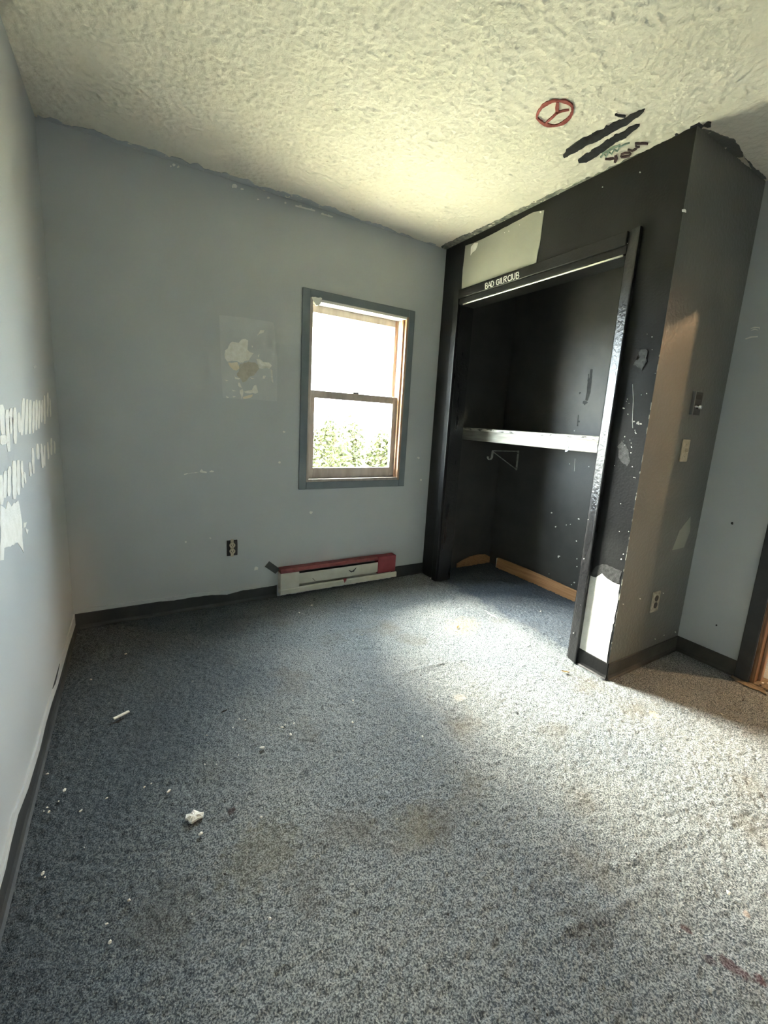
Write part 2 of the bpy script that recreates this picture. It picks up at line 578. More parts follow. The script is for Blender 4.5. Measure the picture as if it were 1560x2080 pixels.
def carpet_height(nx, ny, X, Y):
    h = smooth_noise(nx, ny, .65, 1) * .0085 + smooth_noise(nx, ny, 2.0, 2) * .0030 + smooth_noise(nx, ny, 14, 3) * .004 - .0110
    # walked-in ripples in the pile
    for (u0, v0, u1, v1, a) in ((800, 1372, 905, 1345, .006), (1040, 1320, 1160, 1290, .003), (1250, 1760, 1400, 1690, .004), (1120, 1900, 1330, 1800, .004)):
        p, q = px(u0, v0, 2, 0), px(u1, v1, 2, 0)
        dx, dy = q.x - p.x, q.y - p.y
        ll = dx * dx + dy * dy
        t = np.clip(((X - p.x) * dx + (Y - p.y) * dy) / ll, 0, 1)
        d2 = (X - p.x - t * dx) ** 2 + (Y - p.y - t * dy) ** 2
        h = h + a * np.exp(-d2 / .012 ** 2)
    return h


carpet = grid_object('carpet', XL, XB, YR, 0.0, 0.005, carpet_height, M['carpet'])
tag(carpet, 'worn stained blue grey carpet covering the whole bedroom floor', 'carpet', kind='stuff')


def ceiling_height(nx, ny, X, Y):
    a = smooth_noise(nx, ny, .75, 11)
    b = smooth_noise(nx, ny, 1.35, 12)
    return H - .0042 * np.clip(a * .7 + b * .7 - .42, 0, 1) / .6


ceiling = grid_object('ceiling', XL - .1, XB + .05, YR - .05, 0.06, 0.0052, ceiling_height, M['ceiling'], flip=True)
tag(ceiling, kind='structure')
box('roof_slab', (XL - .3, YR - .3, H + .01), (2.3, .35, H + .16), M['track'], ceiling)

HT = H + .005
wall_back = boxes('wall_back', [((XL - .12, 0, ZB), (WX0, .14, HT)), ((WX1, 0, ZB), (XB + .12, .14, HT)),
                                ((WX0, 0, ZB), (WX1, .14, WZ0)), ((WX0, 0, WZ1), (WX1, .14, HT))], M['wall'])
wall_left = box('wall_left', (XL - .12, YR - .12, ZB), (XL, 0, HT), M['wall'])
wall_rear = box('wall_rear', (XL, YR - .12, ZB), (XR + .11, YR, HT), M['wall'])
wall_closet_front = boxes('wall_closet_front', [((0, 0, ZB), (T, CY0, HT)), ((0, CY1, ZB), (T, YC + .0015, HT)), ((0, CY0, CZ), (T, CY1, HT))], M['black'])
wall_closet_back = box('wall_closet_back', (XB, 0, ZB), (XB + .1, YC + .1, HT), M['black_in'])
wall_closet_left = box('wall_closet_left', (T, 0, ZB), (XB, -.004, HT), M['black_in'])
wall_closet_right = box('wall_closet_right', (T, YC + .1, ZB), (XB, YC + .09, HT), M['black_in'])
wall_nook = box('wall_nook', (0.0008, YC + .088, ZB), (XB + .1, YC, HT), M['wall_nook'])
wall_right = boxes('wall_right', [((XR, YC, ZB), (XR + .11, DY0, HT)), ((XR, DY1, ZB), (XR + .11, YR, HT)), ((XR, DY0, DZ), (XR + .11, DY1, HT))], M['wall'])
for o in (wall_back, wall_left, wall_rear, wall_closet_front, wall_closet_back, wall_closet_left, wall_closet_right, wall_nook, wall_right):
    o['kind'] = 'structure'

# hall behind the doorway
HX1, HY0, HY1 = 2.0, -1.55, -3.6
hall_floor = box('floor_hall', (XR + .11, HY1, -.06), (HX1, HY0, 0), M['hall_floor'])
hall_wall_far = box('wall_hall_far', (HX1, HY1, ZB), (HX1 + .1, HY0, HT), M['hall_wall'])
hall_wall_n = box('wall_hall_end', (XR + .11, HY0, ZB), (HX1 + .1, HY0 + .1, HT), M['hall_wall'])
hall_wall_s = box('wall_hall_near', (XR, HY1 - .1, ZB), (HX1 + .1, HY1, HT), M['hall_wall'])
hall_ceiling = box('ceiling_hall', (XR + .10, HY1, H), (HX1, HY0, H + .009), M['ceiling'])
for o in (hall_floor, hall_wall_far, hall_wall_n, hall_wall_s, hall_ceiling):
    o['kind'] = 'structure'

# hall ceiling lamp: warm bulb that throws the patch of light on the nook wall
HL = Vector((1.36, -2.58, H))
lamp = root('hall_ceiling_lamp', HL, 'small white porcelain lamp holder with warm bulb on hall ceiling', 'lamp')
bm = bmesh.new()
bmesh.ops.create_cone(bm, cap_ends=True, segments=24, radius1=.035, radius2=.06, depth=.04, matrix=Matrix.Translation(HL + Vector((0, 0, -.02))))
link('lamp_holder', bm, M['track'], lamp, True)
em = bpy.data.materials.new('warm_bulb_glow')
nt, b = nodes(em)
b.inputs['Base Color'].default_value = (1, .8, .5, 1)
b.inputs['Emission Color'].default_value = (1, .62, .30, 1)
b.inputs['Emission Strength'].default_value = 20
bm = bmesh.new()
bmesh.ops.create_uvsphere(bm, u_segments=16, v_segments=12, radius=.03, matrix=Matrix.Translation(HL + Vector((0, 0, -.075))))
link('bulb', bm, em, lamp, True)
ld = bpy.data.lights.new('bulb_light', 'POINT')
ld.energy = 22
ld.color = (1.0, 0.62, 0.32)
ld.shadow_soft_size = 0.028
lo_ = bpy.data.objects.new('bulb_light', ld)
lo_.parent = lamp
lo_.location = (0, 0, -.13)
COL.objects.link(lo_)

# ------------------------------------------------------------------ baseboards (vinyl cove base)
COVE = [(0, 0), (.016, 0), (.010, .006), (.005, .018), (.004, HB - .004), (.002, HB), (0, HB)]


def cove(name, p0, p1, out, m, parent=None):
    bm = bmesh.new()
    extrude_profile(bm, COVE, p0, p1, out=Vector(out))
    o = link(name, bm, m, parent)
    if parent is None:
        o['kind'] = 'structure'
    return o


cove('baseboard_left', (XL, 0, 0), (XL, YR, 0), (1, 0, 0), M['base'])
bb = cove('baseboard_back', (XL, 0, 0), (-1.20, 0, 0), (0, -1, 0), M['base'])
cove('baseboard_back_right', (-.30, 0, 0), (0, 0, 0), (0, -1, 0), M['base'])
cove('baseboard_nook', (0, YC, 0), (XR, YC, 0), (0, -1, 0), M['base_brown'])
cove('baseboard_right', (XR, YC, 0), (XR, DY0 + .062, 0), (-1, 0, 0), M['base_brown'])
cove('baseboard_closet_front', (0, CY1 - .058, 0), (0, YC, 0), (-1, 0, 0), M['black'])
# raw wooden boards along the closet floor
b0, b1 = px(1016, 1156, 2, 0), px(1172, 1226, 2, 0)
bm = bmesh.new()
L0 = Vector((XB - .035, -.14, 0))
L1 = Vector((XB - .006, YC + .10, 0))
n = 9
prev = None
for i in range(n + 1):
    t = i / n
    p = L0.lerp(L1, t)
    hgt = .082 + .006 * math.sin(t * 7) - .012 * t
    ring = [bm.verts.new(p + Vector(q)) for q in ((0, 0, -.01), (-.016, 0, -.01), (-.012, 0, hgt), (.004, 0, hgt + .003))]
    if prev:
        for k in range(4):
            bm.faces.new((prev[k], prev[(k + 1) % 4], ring[(k + 1) % 4], ring[k]))
    else:
        bm.faces.new(ring)
    prev = ring
bm.faces.new(prev[::-1])
o = link('baseboard_closet_back', bm, M['wood'])
o['kind'] = 'structure'
box('sawn_end', (XB - .053, -.139, .0), (XB - .030, -.1375, .083), M['paper'], o)
bm = bmesh.new()
prof = [(.36, .03), (.42, .055), (.50, .078), (.60, .086), (.68, .078), (.737, .05)]
pts = [Vector((x, -.004, z)) for x, z in prof] + [Vector((.737, -.004, -.01)), Vector((.36, -.004, -.01))]
slab(bm, pts, (0, -1, 0), .011)
o = link('baseboard_closet_left', bm, M['wood'])
o['kind'] = 'structure'

# ------------------------------------------------------------------ window
win = root('window_1', (-.653, 0, WZ0), kind='structure')
CW = .050
for nm, lo, hi in (('casing_left', (WX0 - CW, -.014, WZ0 - CW), (WX0, .0, WZ1 + CW)), ('casing_right', (WX1, -.014, WZ0 - CW), (WX1 + CW, 0, WZ1 + CW)),
                   ('casing_top', (WX0, -.014, WZ1), (WX1, 0, WZ1 + CW)), ('casing_bottom', (WX0, -.014, WZ0 - CW), (WX1, 0, WZ0))):
    box(nm, lo, hi, M['casing'], win, .003)
J = .016
box('jamb_left', (WX0, -.012, WZ0), (WX0 + J, .14, WZ1), M['sash'], win, .001)
jr = box('jamb_right', (WX1 - J, -.012, WZ0), (WX1, .14, WZ1), M['sash_wood'], win, .001)
box('head_jamb', (WX0 + J, -.012, WZ1 - J), (WX1 - J, .14, WZ1), M['track'], win, .001)
box('sill', (WX0 + J, -.012, WZ0), (WX1 - J, .16, WZ0 + .018), M['sash'], win, .002)
for s, x0 in ((1, WX0 + J), (-1, WX1 - J)):
    box('stop_strip', (x0, .012, WZ0 + .018), (x0 + s * .013, .030, WZ1 - J), M['sash_wood'] if s < 0 else M['sash'], win, .002)
    box('parting_strip', (x0, .067, WZ0 + .018), (x0 + s * .012, .076, WZ1 - J), M['track'], win, .001)
    box('side_track', (x0, .032, WZ0 + .018), (x0 + s * .006, .066, WZ1 - J), M['track'], win, .001)


def sash(name, x0, x1, z0, z1, y0, y1, st, top, bot):
    e = bpy.data.objects.new(name, None)
    e.empty_display_size = .05
    e.parent = win
    e.location = Vector((0, (y0 + y1) / 2, 0))
    COL.objects.link(e)
    box('stile', (x0, y0, z0), (x0 + st, y1, z1), M['sash'], e, .003)
    box('stile', (x1 - st, y0, z0), (x1, y1, z1), M['sash_wood'] if y0 > .07 else M['sash'], e, .003)
    box('rail', (x0 + st, y0, z1 - top), (x1 - st, y1, z1), M['sash'], e, .003)
    box('rail', (x0 + st, y0, z0), (x1 - st, y1, z0 + bot), M['sash'], e, .003)
    ym = (y0 + y1) / 2
    box('pane', (x0 + st - .004, ym - .0015, z0 + bot - .004), (x1 - st + .004, ym + .0015, z1 - top + .004), M['glass'], e)
    return e


low = sash('lower_sash', WX0 + J + .007, WX1 - J - .007, WZ0 + .018, 1.375, .034, .064, .040, .048, .070)
up = sash('upper_sash', WX0 + J + .002, WX1 - J - .002, 1.335, WZ1 - J, .078, .108, .034, .045, .040)
lk = box('sash_lock', (-.675, .036, 1.375), (-.630, .060, 1.385), M['grey_metal'], low, .002)
# torn shade bracket hanging in the upper corner
patch('casing_chip', 'back', [[(632, 604), (652, 606), (648, 620), (640, 622)]], M['paper'], win, th=.016, amp=.003, step=.01, seed=4)

# ------------------------------------------------------------------ closet trim
tr = root('trim_1', (0, (CY0 + CY1) / 2, 0), kind='structure')
ct = .020
# tapered ranch casing: thin at the opening, thick at the outer edge
for nm, y_in, sgn in (('casing_left', CY0, 1), ('casing_right', CY1, -1)):
    bm = bmesh.new()
    prof = [(0, 0), (.004, 0), (.0062, .003), (.0215, .052), (.0205, .057), (.018, .058), (0, .058)]
    if sgn > 0:      # the left one is a plain flat board with eased edges
        prof = [(0, 0), (.017, 0), (.019, .002), (.020, .006), (.020, .046), (.0185, .052), (.0145, .057), (.011, .058), (0, .058)]
    ra = [bm.verts.new((-a, y_in + sgn * b, 0)) for a, b in prof]
    rb = [bm.verts.new((-a, y_in + sgn * b, 2.118)) for a, b in prof]
    for k in range(len(prof)):
        bm.faces.new((ra[k], ra[(k + 1) % len(prof)], rb[(k + 1) % len(prof)], rb[k]))
    bm.faces.new(ra)
    bm.faces.new(rb[::-1])
    link(nm, bm, M['black_gloss'] if sgn < 0 else M['black'], tr)
box('casing_head', (-ct, CY0, 2.058), (0, CY1, 2.118), M['black'], tr, .004)
box('head_fascia', (-.010, CY0, 2.024), (0, CY1, 2.058), M['black'], tr, .002)
box('jamb_left', (0, CY0 + .0008, 0), (T, CY0 - .006, CZ), M['black_gloss'], tr)
box('jamb_right', (0, CY1 + .006, 0), (T, CY1 - .0008, CZ), M['black_gloss'], tr)
bm = bmesh.new()
tube(bm, [(-.010, CY0 - .045, 2.017), (-.010, CY0 - .10, 2.0175), (-.010, CY1 + .06, 2.0175), (-.010, CY1 + .012, 2.017)], .0048, 10)  # added pale strip stands in for the window's glint on the header edge
o = link('header_glint_strip', bm, M['steel'], tr, True)
o['label'] = 'thin pale metal strip as glint on the closet header'

# ------------------------------------------------------------------ doorway
dr = root('door_1', (XR, (DY0 + DY1) / 2, 0), kind='structure')
box('casing_left', (XR - .016, DY0 + .060, 0), (XR, DY0, DZ + .06), M['base'], dr, .003)
box('casing_right', (XR - .016, DY1, 0), (XR, DY1 - .060, DZ + .06), M['base'], dr, .003)
box('casing_head', (XR - .016, DY0, DZ), (XR, DY1, DZ + .06), M['base'], dr, .003)
box('jamb_left', (XR, DY0 + .001, 0), (XR + .11, DY0 - .018, DZ), M['jamb_wood'], dr, .003)
box('jamb_right', (XR, DY1 - .001, 0), (XR + .11, DY1 + .018, DZ), M['jamb_wood'], dr, .003)
box('head_jamb', (XR, DY0 - .018, DZ - .018), (XR + .11, DY1 + .018, DZ + .001), M['jamb_wood'], dr, .003)
box('door_stop', (XR + .045, DY0 - .018, 0), (XR + .075, DY0 - .030, DZ - .018), M['sash_wood'], dr, .002)
box('threshold', (XR - .005, DY0 - .018, -.02), (XR + .115, DY1 + .018, .008), M['dust'], dr, .003)

# ------------------------------------------------------------------ wear on the walls
r0 = random.Random(21)
C8 = (0, 760, 3.467)
sl1 = [(8, 215, 18, 425, 30), (48, 250, 60, 545, 24), (75, 240, 72, 420, 18), (102, 235, 105, 490, 20), (130, 270, 135, 410, 18), (165, 170, 150, 430, 18),
       (190, 175, 180, 425, 17), (211, 180, 205, 420, 17), (236, 190, 230, 415, 15), (255, 180, 253, 395, 14), (275, 185, 270, 385, 13), (295, 180, 290, 340, 12),
       (312, 150, 312, 350, 12), (336, 130, 334, 300, 10), (350, 170, 355, 300, 7), (15, 430, 25, 495, 40)]
sl2 = [(5, 710, 10, 920, 22), (35, 680, 30, 870, 22), (64, 650, 60, 860, 20), (95, 610, 100, 880, 25), (124, 605, 130, 850, 20), (150, 610, 160, 800, 13),
       (170, 690, 178, 770, 10), (207, 620, 215, 720, 12), (228, 520, 236, 700, 14), (260, 490, 268, 600, 16), (288, 490, 300, 660, 15), (312, 500, 312, 650, 10),
       (335, 480, 340, 600, 9), (360, 450, 362, 570, 10), (380, 470, 385, 560, 8)]


def slivers(lst):
    out = []
    for x0, y0, x1, y1, wd in lst:
        k = 6
        pts = [(x0 + (x1 - x0) * i / k + r0.uniform(-1.5, 1.5), y0 + (y1 - y0) * i / k) for i in range(k + 1)]
        ws = [wd * 1.3 * (.55 if i in (0, k) else r0.uniform(.75, 1.05)) for i in range(k + 1)]
        out.append(stroke_poly(pts, ws))
    return out


SURF['left_b'] = SURF['left']
patch('peeled_strip_patch', 'left', slivers(sl1), M['white'], wall_left, seed=3, crop=C8, label='upper band of white strips where paint tore off')
patch('peeled_strip_patch', 'left', slivers(sl2), M['white'], wall_left, seed=4, crop=C8, label='middle band of white strips where paint tore off')
patch('peeled_patch', 'left', [[(0, 930), (40, 960), (48, 888), (80, 925), (125, 880), (140, 960), (150, 1040), (155, 1140), (163, 1255), (120, 1180), (70, 1215), (30, 1230), (25, 1310), (0, 1320)],
                              [(160, 1040), (185, 1045), (178, 1075), (160, 1080)], [(175, 1090), (198, 1092), (190, 1125), (180, 1110)]],
      M['white'], wall_left, amp=.004, step=.02, seed=5, crop=C8, label='large white torn plaster patch')
patch('paint_chip_scar', 'left', [stroke_poly([(215, 575), (214, 600)], 6)] + [blob(*q, r0, 6) for q in ((70, 745, 4), (78, 565, 3), (142, 1034, 2))], M['wall_pale'], wall_left, seed=6)
# ragged grey paint line just above the left and back baseboards
pe = [(150, 1244), (130, 1312), (111, 1386), (97, 1425), (84, 1466), (70, 1520), (59, 1554), (45, 1600), (25, 1652), (12, 1710), (0, 1762), (-25, 1850)]
low_e = [(x + 3 + r0.uniform(0, 5), y + 4) for x, y in pe]
patch('paint_edge', 'left', [pe + low_e[::-1]], M['wall_pale'], wall_left, th=.006, seed=8)
C9 = (100, 1100, 3.0)
up_e = [(160, 425), (230, 402), (300, 395), (370, 385), (450, 378), (520, 365), (640, 350), (760, 335), (900, 315), (1010, 303), (1080, 298), (1180, 283), (1290, 268), (1390, 258)]
dn_e = [(x, y + r0.uniform(4, 24)) for x, y in up_e]
patch('paint_edge', 'back', [up_e + dn_e[::-1]], M['wall'], wall_back, th=.006, amp=.002, step=.02, seed=9, crop=C9)

CB = (420, 640, 9.75)
patch('repaired_square', 'back', [[(445, 640), (500, 646), (556, 655), (563, 735), (562, 815), (505, 811), (453, 808), (449, 730)]], M['wall_pale'], wall_back, th=.0003, amp=.002, step=.03, seed=10)
patch('peeled_patch', 'back', [[(350, 790), (370, 700), (440, 620), (500, 520), (560, 530), (640, 540), (690, 490), (760, 470), (815, 500), (790, 560), (800, 620), (810, 690), (850, 730), (915, 745),
                               (860, 820), (830, 890), (760, 920), (660, 950), (600, 910), (500, 900), (440, 930), (400, 930), (370, 870)],
                              [(980, 880), (1060, 880), (1120, 920), (1230, 940), (1280, 1000), (1230, 1060), (1150, 1060), (1040, 1050), (1030, 980)],
                              [(1060, 290), (1140, 300), (1130, 340), (1060, 370), (1000, 410), (1030, 350)], [(610, 1340), (650, 1330), (690, 1430), (640, 1430)],
                              [(650, 1500), (700, 1470), (720, 1520), (690, 1680), (670, 1600)], [(740, 1505), (900, 1490), (930, 1390), (970, 1380), (1010, 1530), (960, 1550), (760, 1545)],
                              [(850, 1240), (960, 1240), (890, 1265)], [(1110, 1190), (1170, 1210), (1150, 1250), (1100, 1260)], [(1260, 1080), (1300, 1100), (1310, 1340), (1280, 1320)],
                              [(540, 1200), (570, 1240), (660, 1260), (640, 1280), (560, 1260)], [(360, 1270), (420, 1290), (380, 1300)], [(490, 1480), (580, 1500), (520, 1515)],
                              [(370, 1600), (440, 1630), (390, 1640)], [(500, 1600), (580, 1605), (530, 1625)], [(1000, 800), (1040, 770), (1020, 850)], [(890, 600), (915, 620), (900, 645)]],
      M['paper'], wall_back, th=.0012, amp=.003, step=.012, seed=11, crop=CB, label='off white scar where paint and paper tore off beside window')
patch('peeled_patch', 'back', [[(420, 940), (500, 950), (600, 930), (640, 1000), (640, 1060), (590, 1100), (530, 1080), (460, 1020)],
                              [(720, 1620), (800, 1590), (910, 1570), (905, 1620), (800, 1655), (730, 1660)]], M['cream_scar'], wall_back, th=.0008, amp=.002, step=.012, seed=12, crop=CB)
patch('peeled_patch', 'back', [[(660, 970), (830, 925), (960, 950), (1020, 1000), (1030, 1060), (980, 1130), (930, 1200), (850, 1220), (790, 1300), (720, 1330), (660, 1260), (590, 1200), (620, 1120)]],
      M['tan'], wall_back, th=.0006, amp=.003, step=.012, seed=13, crop=CB)
CB2 = (360, 600, 3.714)
patch('plaster_scratch', 'back', [[(50, 1348), (75, 1340), (78, 1346), (55, 1356)], [(170, 1328), (185, 1310), (195, 1325), (225, 1330), (222, 1340), (175, 1335)], [(240, 1333), (258, 1318), (278, 1325), (270, 1334)],
                                 stroke_poly([(78, 1344), (170, 1332)], 2.5)], M['paper'], wall_back, amp=.001, step=.01, seed=14, crop=CB2)
chips = [(476, 378, 5), (492, 384, 2.5), (524, 405, 2), (545, 402, 2.5), (353, 335, 3), (347, 338, 2), (362, 339, 2.5), (610, 419, 3), (632, 425, 2.5), (668, 438, 3), (655, 434, 2), (577, 877, 2), (568, 939, 2.2),
         (520, 1155, 5), (632, 1041, 3), (377, 1101, 2), (427, 1093, 1.6), (580, 412, 2), (855, 975, 2), (850, 930, 2.5)]
patch('paint_chip_scar', 'back', [blob(u, v, s, r0, 8, 1.2) for u, v, s in chips] + [stroke_poly([(600, 418), (640, 428)], 3), stroke_poly([(652, 434), (676, 441)], 3)], M['paper'], wall_back, seed=15)
# wavering dark cut-in line where grey wall paint ran onto the ceiling
cl = [(75, 232), (160, 257), (258, 287), (343, 317), (430, 344), (520, 374), (603, 398), (681, 425), (760, 455), (830, 480), (897, 500)]
up_c = []
for (a, b), (c, d) in zip(cl, cl[1:]):
    for k in range(6):
        t = k / 6
        up_c.append((a + (c - a) * t, b + (d - b) * t))
patch('paint_edge', 'ceil', [[(u, v + 12) for u, v in up_c] + [(u + r0.uniform(-2, 2), v - r0.uniform(-3, 5)) for u, v in up_c[::-1]]], M['wall'], wall_back, th=.004, seed=16)

# closet front: black paint with chips, bare white patch, grey repaired panel, lettering
C2 = (840, 420, 3.12)
patch('grey_painted_panel', 'closet', [[(330, 248), (440, 205), (600, 120), (760, 35), (828, 22), (815, 120), (800, 250), (785, 300), (780, 362), (620, 415), (450, 470), (305, 532), (312, 400)]],
      M['grey_patch'], wall_closet_front, th=.0008, amp=.0015, step=.03, seed=17, crop=C2, label='olive grey painted panel above closet opening')
patch('paint_chip_scar', 'closet', [[(365, 255), (385, 230), (410, 228), (405, 250), (395, 275), (375, 290), (362, 310), (368, 280)], blob(805, 35, 7, r0), blob(578, 165, 3, r0), blob(605, 155, 3, r0), blob(672, 115, 3, r0)],
      M['paper'], wall_closet_front, th=.0016, seed=18, crop=C2)
C3 = (900, 840, 3.714)
patch('bare_white_patch', 'closet', [[(1100, 1222), (1150, 1235), (1200, 1205), (1225, 1235), (1275, 1270), (1330, 1290), (1322, 1390), (1290, 1560), (1255, 1740), (1232, 1890), (1150, 1850), (1060, 1790), (1010, 1765),
                                      (1030, 1620), (1050, 1480), (1075, 1330)]], M['white'], wall_closet_front, th=.0008, amp=.002, step=.012, seed=19, crop=C3, label='unpainted white patch low on closet pier')
patch('grey_scuffed_band', 'closet', [[(1110, 1215), (1160, 1145), (1220, 1135), (1345, 1190), (1332, 1285), (1275, 1265), (1225, 1232), (1200, 1200), (1150, 1232)]], M['scuff'], wall_closet_front, th=.0005, amp=.003, step=.012, seed=20, crop=C3)
C5 = (1220, 560, 4.588)
sp = [(215, 1235, 9), (350, 1372, 14), (375, 1382, 9), (255, 1290, 6), (330, 1470, 6), (225, 1500, 6), (430, 1100, 7), (480, 690, 4), (480, 570, 6), (380, 1110, 5), (285, 1560, 5), (290, 1600, 5), (282, 1650, 5), (225, 1580, 4),
      (295, 1780, 4), (310, 1880, 4), (435, 545, 4), (320, 1440, 4), (250, 1150, 4), (240, 1170, 3), (265, 1190, 3), (215, 1540, 4), (130, 1770, 4), (510, 910, 3)]
patch('paint_chip_scar', 'closet', [blob(u, v, s, r0) for u, v, s in sp] + [stroke_poly([(298, 1010), (306, 1150), (300, 1260), (296, 1350), (300, 1420)], [2, 4, 3.5, 4, 3])], M['paper'], wall_closet_front, seed=22, crop=C5)
patch('torn_paint_blister', 'closet', [[(360, 720), (375, 685), (425, 690), (440, 720), (425, 770), (430, 800), (400, 850), (385, 880), (345, 850), (310, 830), (330, 790), (365, 770)]], M['scuff'], wall_closet_front, th=.002, amp=.003, step=.008, seed=23, crop=C5)
patch('torn_paint_blister', 'closet', [[(375, 745), (405, 740), (415, 765), (385, 775)], [(390, 800), (425, 795), (405, 840)]], M['smear'], wall_closet_front, th=.003, amp=.001, step=.008, seed=24, crop=C5)
patch('scuff_mark', 'closet', [[(160, 1600), (200, 1540), (250, 1620), (270, 1740), (240, 1770), (180, 1720)]], M['scuff'], wall_closet_front, th=.0003, amp=.004, step=.008, seed=25, crop=C5)
sp3 = [(1470, 75, 12), (1440, 60, 6), (1340, 680, 4), (1450, 140, 5), (1420, 250, 4), (1345, 1100, 6), (1360, 1060, 5), (1410, 200, 3), (1450, 485, 3), (1400, 890, 4), (1330, 890, 3)]
patch('paint_chip_scar', 'closet', [blob(u, v, s, r0) for u, v, s in sp3], M['paper'], wall_closet_front, seed=26, crop=C3)
# pale worn corner edge of the pier
bm = bmesh.new()
z = .16
while z < 1.62:
    hh = r0.uniform(.004, .035)
    if r0.random() < .6:
        bx(bm, (-.0008, YC + r0.uniform(.0012, .0030), z), (.001, YC - .0006, z + hh))
    z += hh + r0.uniform(.005, .05)
link('worn_corner_edge', bm, M['grey_patch'], wall_closet_front)['kind'] = 'stuff'
# chips on the glossy casing
sc_ = [(1240, 105, 9), (1150, 485, 7), (1155, 550, 9), (1165, 770, 6), (1170, 230, 6), (1045, 1445, 9), (1030, 1590, 9), (985, 1655, 7), (1065, 1095, 6), (1185, 495, 4), (1130, 590, 5), (1095, 800, 4)]
patch('paint_chip_scar', 'casing', [blob(u, v, s * .62, r0) for u, v, s in sc_], M['paper'], tr, th=.003, seed=27, crop=C3)
patch('paint_chip_scar', 'casing', [blob(1317, 180, 5, r0), blob(1355, 232, 3, r0)], M['paper'], tr, seed=28, crop=C2)
# dirty ragged line along the top of the closet wall
tl = [(897, 503), (985, 462), (1075, 418), (1160, 380), (1250, 338), (1340, 297), (1425, 257)]
tp = []
for (a, b), (c, d) in zip(tl, tl[1:]):
    for k in range(8):
        t = k / 8
        tp.append((a + (c - a) * t, b + (d - b) * t))
patch('paint_edge', 'ceil', [[(u + 4, v + 8) for u, v in tp] + [(u - r0.uniform(0, 3), v - r0.uniform(2, 6)) for u, v in tp[::-1]]], M['dirty_edge'], wall_closet_front, th=.004, seed=29)
patch('torn_black_paint', 'ceil', [blob(1376, 272, 5, r0), blob(1438, 252, 6, r0, 8, 1.5), blob(1418, 257, 9, r0, 9, 1.6), blob(1405, 262, 5, r0, 8, 1.4)], M['black_ink'], wall_closet_front, th=.005, seed=30)
patch('torn_paint_edge', 'ceil', [[(1428, 262), (1445, 262), (1470, 275), (1490, 280), (1505, 300), (1512, 316), (1500, 318), (1470, 300)], [(1512, 316), (1530, 335), (1548, 352), (1556, 362), (1540, 360)]], M['wall_nook'], wall_nook, th=.005, amp=.003, step=.015, seed=31)
patch('paint_chip_scar', 'closet', [blob(1390, 428, 5, r0), blob(1224, 380, 1.6, r0), blob(1300, 350, 1.6, r0)], M['wall_pale'], wall_closet_front, seed=32)

# closet back wall marks
sp4 = [(820, 750, 7), (850, 855, 7), (1025, 795, 9), (870, 1080, 9), (960, 835, 4), (1005, 962, 6), (930, 840, 4), (945, 1500, 3), (1010, 1095, 5), (1010, 1155, 5), (990, 1275, 7), (970, 1290, 5), (880, 1075, 5), (955, 380, 4), (1100, 400, 4),
       (800, 1210, 3), (990, 130, 4), (740, 130, 3)]
patch('paint_chip_scar', 'closet_back', [blob(u, v, s, r0) for u, v, s in sp4] + [stroke_poly([(996, 340), (990, 435)], 3), [(335, 985), (348, 980), (352, 1005), (343, 1022), (338, 1005)]], M['paper'], wall_closet_back, seed=33, crop=C3)
patch('dark_smear', 'closet_back', [stroke_poly([(1130, 1030), (1110, 1180), (1095, 1230)], [14, 22, 16]), blob(1088, 1240, 16, r0), blob(1055, 1180, 8, r0), stroke_poly([(1110, 1060), (1100, 1180)], 5), blob(1045, 1360, 9, r0), stroke_poly([(1045, 1320), (1040, 1390)], 5)],
      M['smear'], wall_closet_back, th=.0003, amp=.002, step=.01, seed=34, crop=C2)

# nook wall and right wall marks
C6 = (1140, 1000, 3.714)
sp6 = [(595, 803, 5), (468, 843, 5), (770, 760, 5), (860, 1053, 6), (708, 1107, 5), (775, 1078, 5), (935, 715, 5), (985, 428, 5)]
patch('paint_chip_scar', 'nook', [blob(u, v, s, r0) for u, v, s in sp6[:6]], M['paper'], wall_nook, seed=35, crop=C6)
patch('worn_gloss_patch', 'nook', [[(835, 440), (890, 290), (975, 180), (970, 300), (925, 415)]], M['grey_patch'], wall_nook, th=.0004, amp=.002, step=.02, seed=36, crop=C6)
patch('chalk_mark', 'right', [stroke_poly([(1350, 590), (1400, 572), (1465, 568)], [9, 12, 9]), stroke_poly([(1400, 492), (1440, 482), (1482, 485), (1478, 500)], [8, 10, 9, 7]), stroke_poly([(1405, 510), (1440, 498), (1470, 508)], [7, 8, 6])], M['paper'], wall_right, seed=37, crop=C5)
patch('dark_spot', 'right', [blob(1487, 1063, 3, r0), blob(1455, 1270, 2, r0)], M['smear'], wall_right, seed=38)

# ------------------------------------------------------------------ drawings on the ceiling
C4 = (1060, 160, 3.12)


def jag(pts, a, r):
    return [(x + r.uniform(-a, a), y + r.uniform(-a, a)) for x, y in pts]


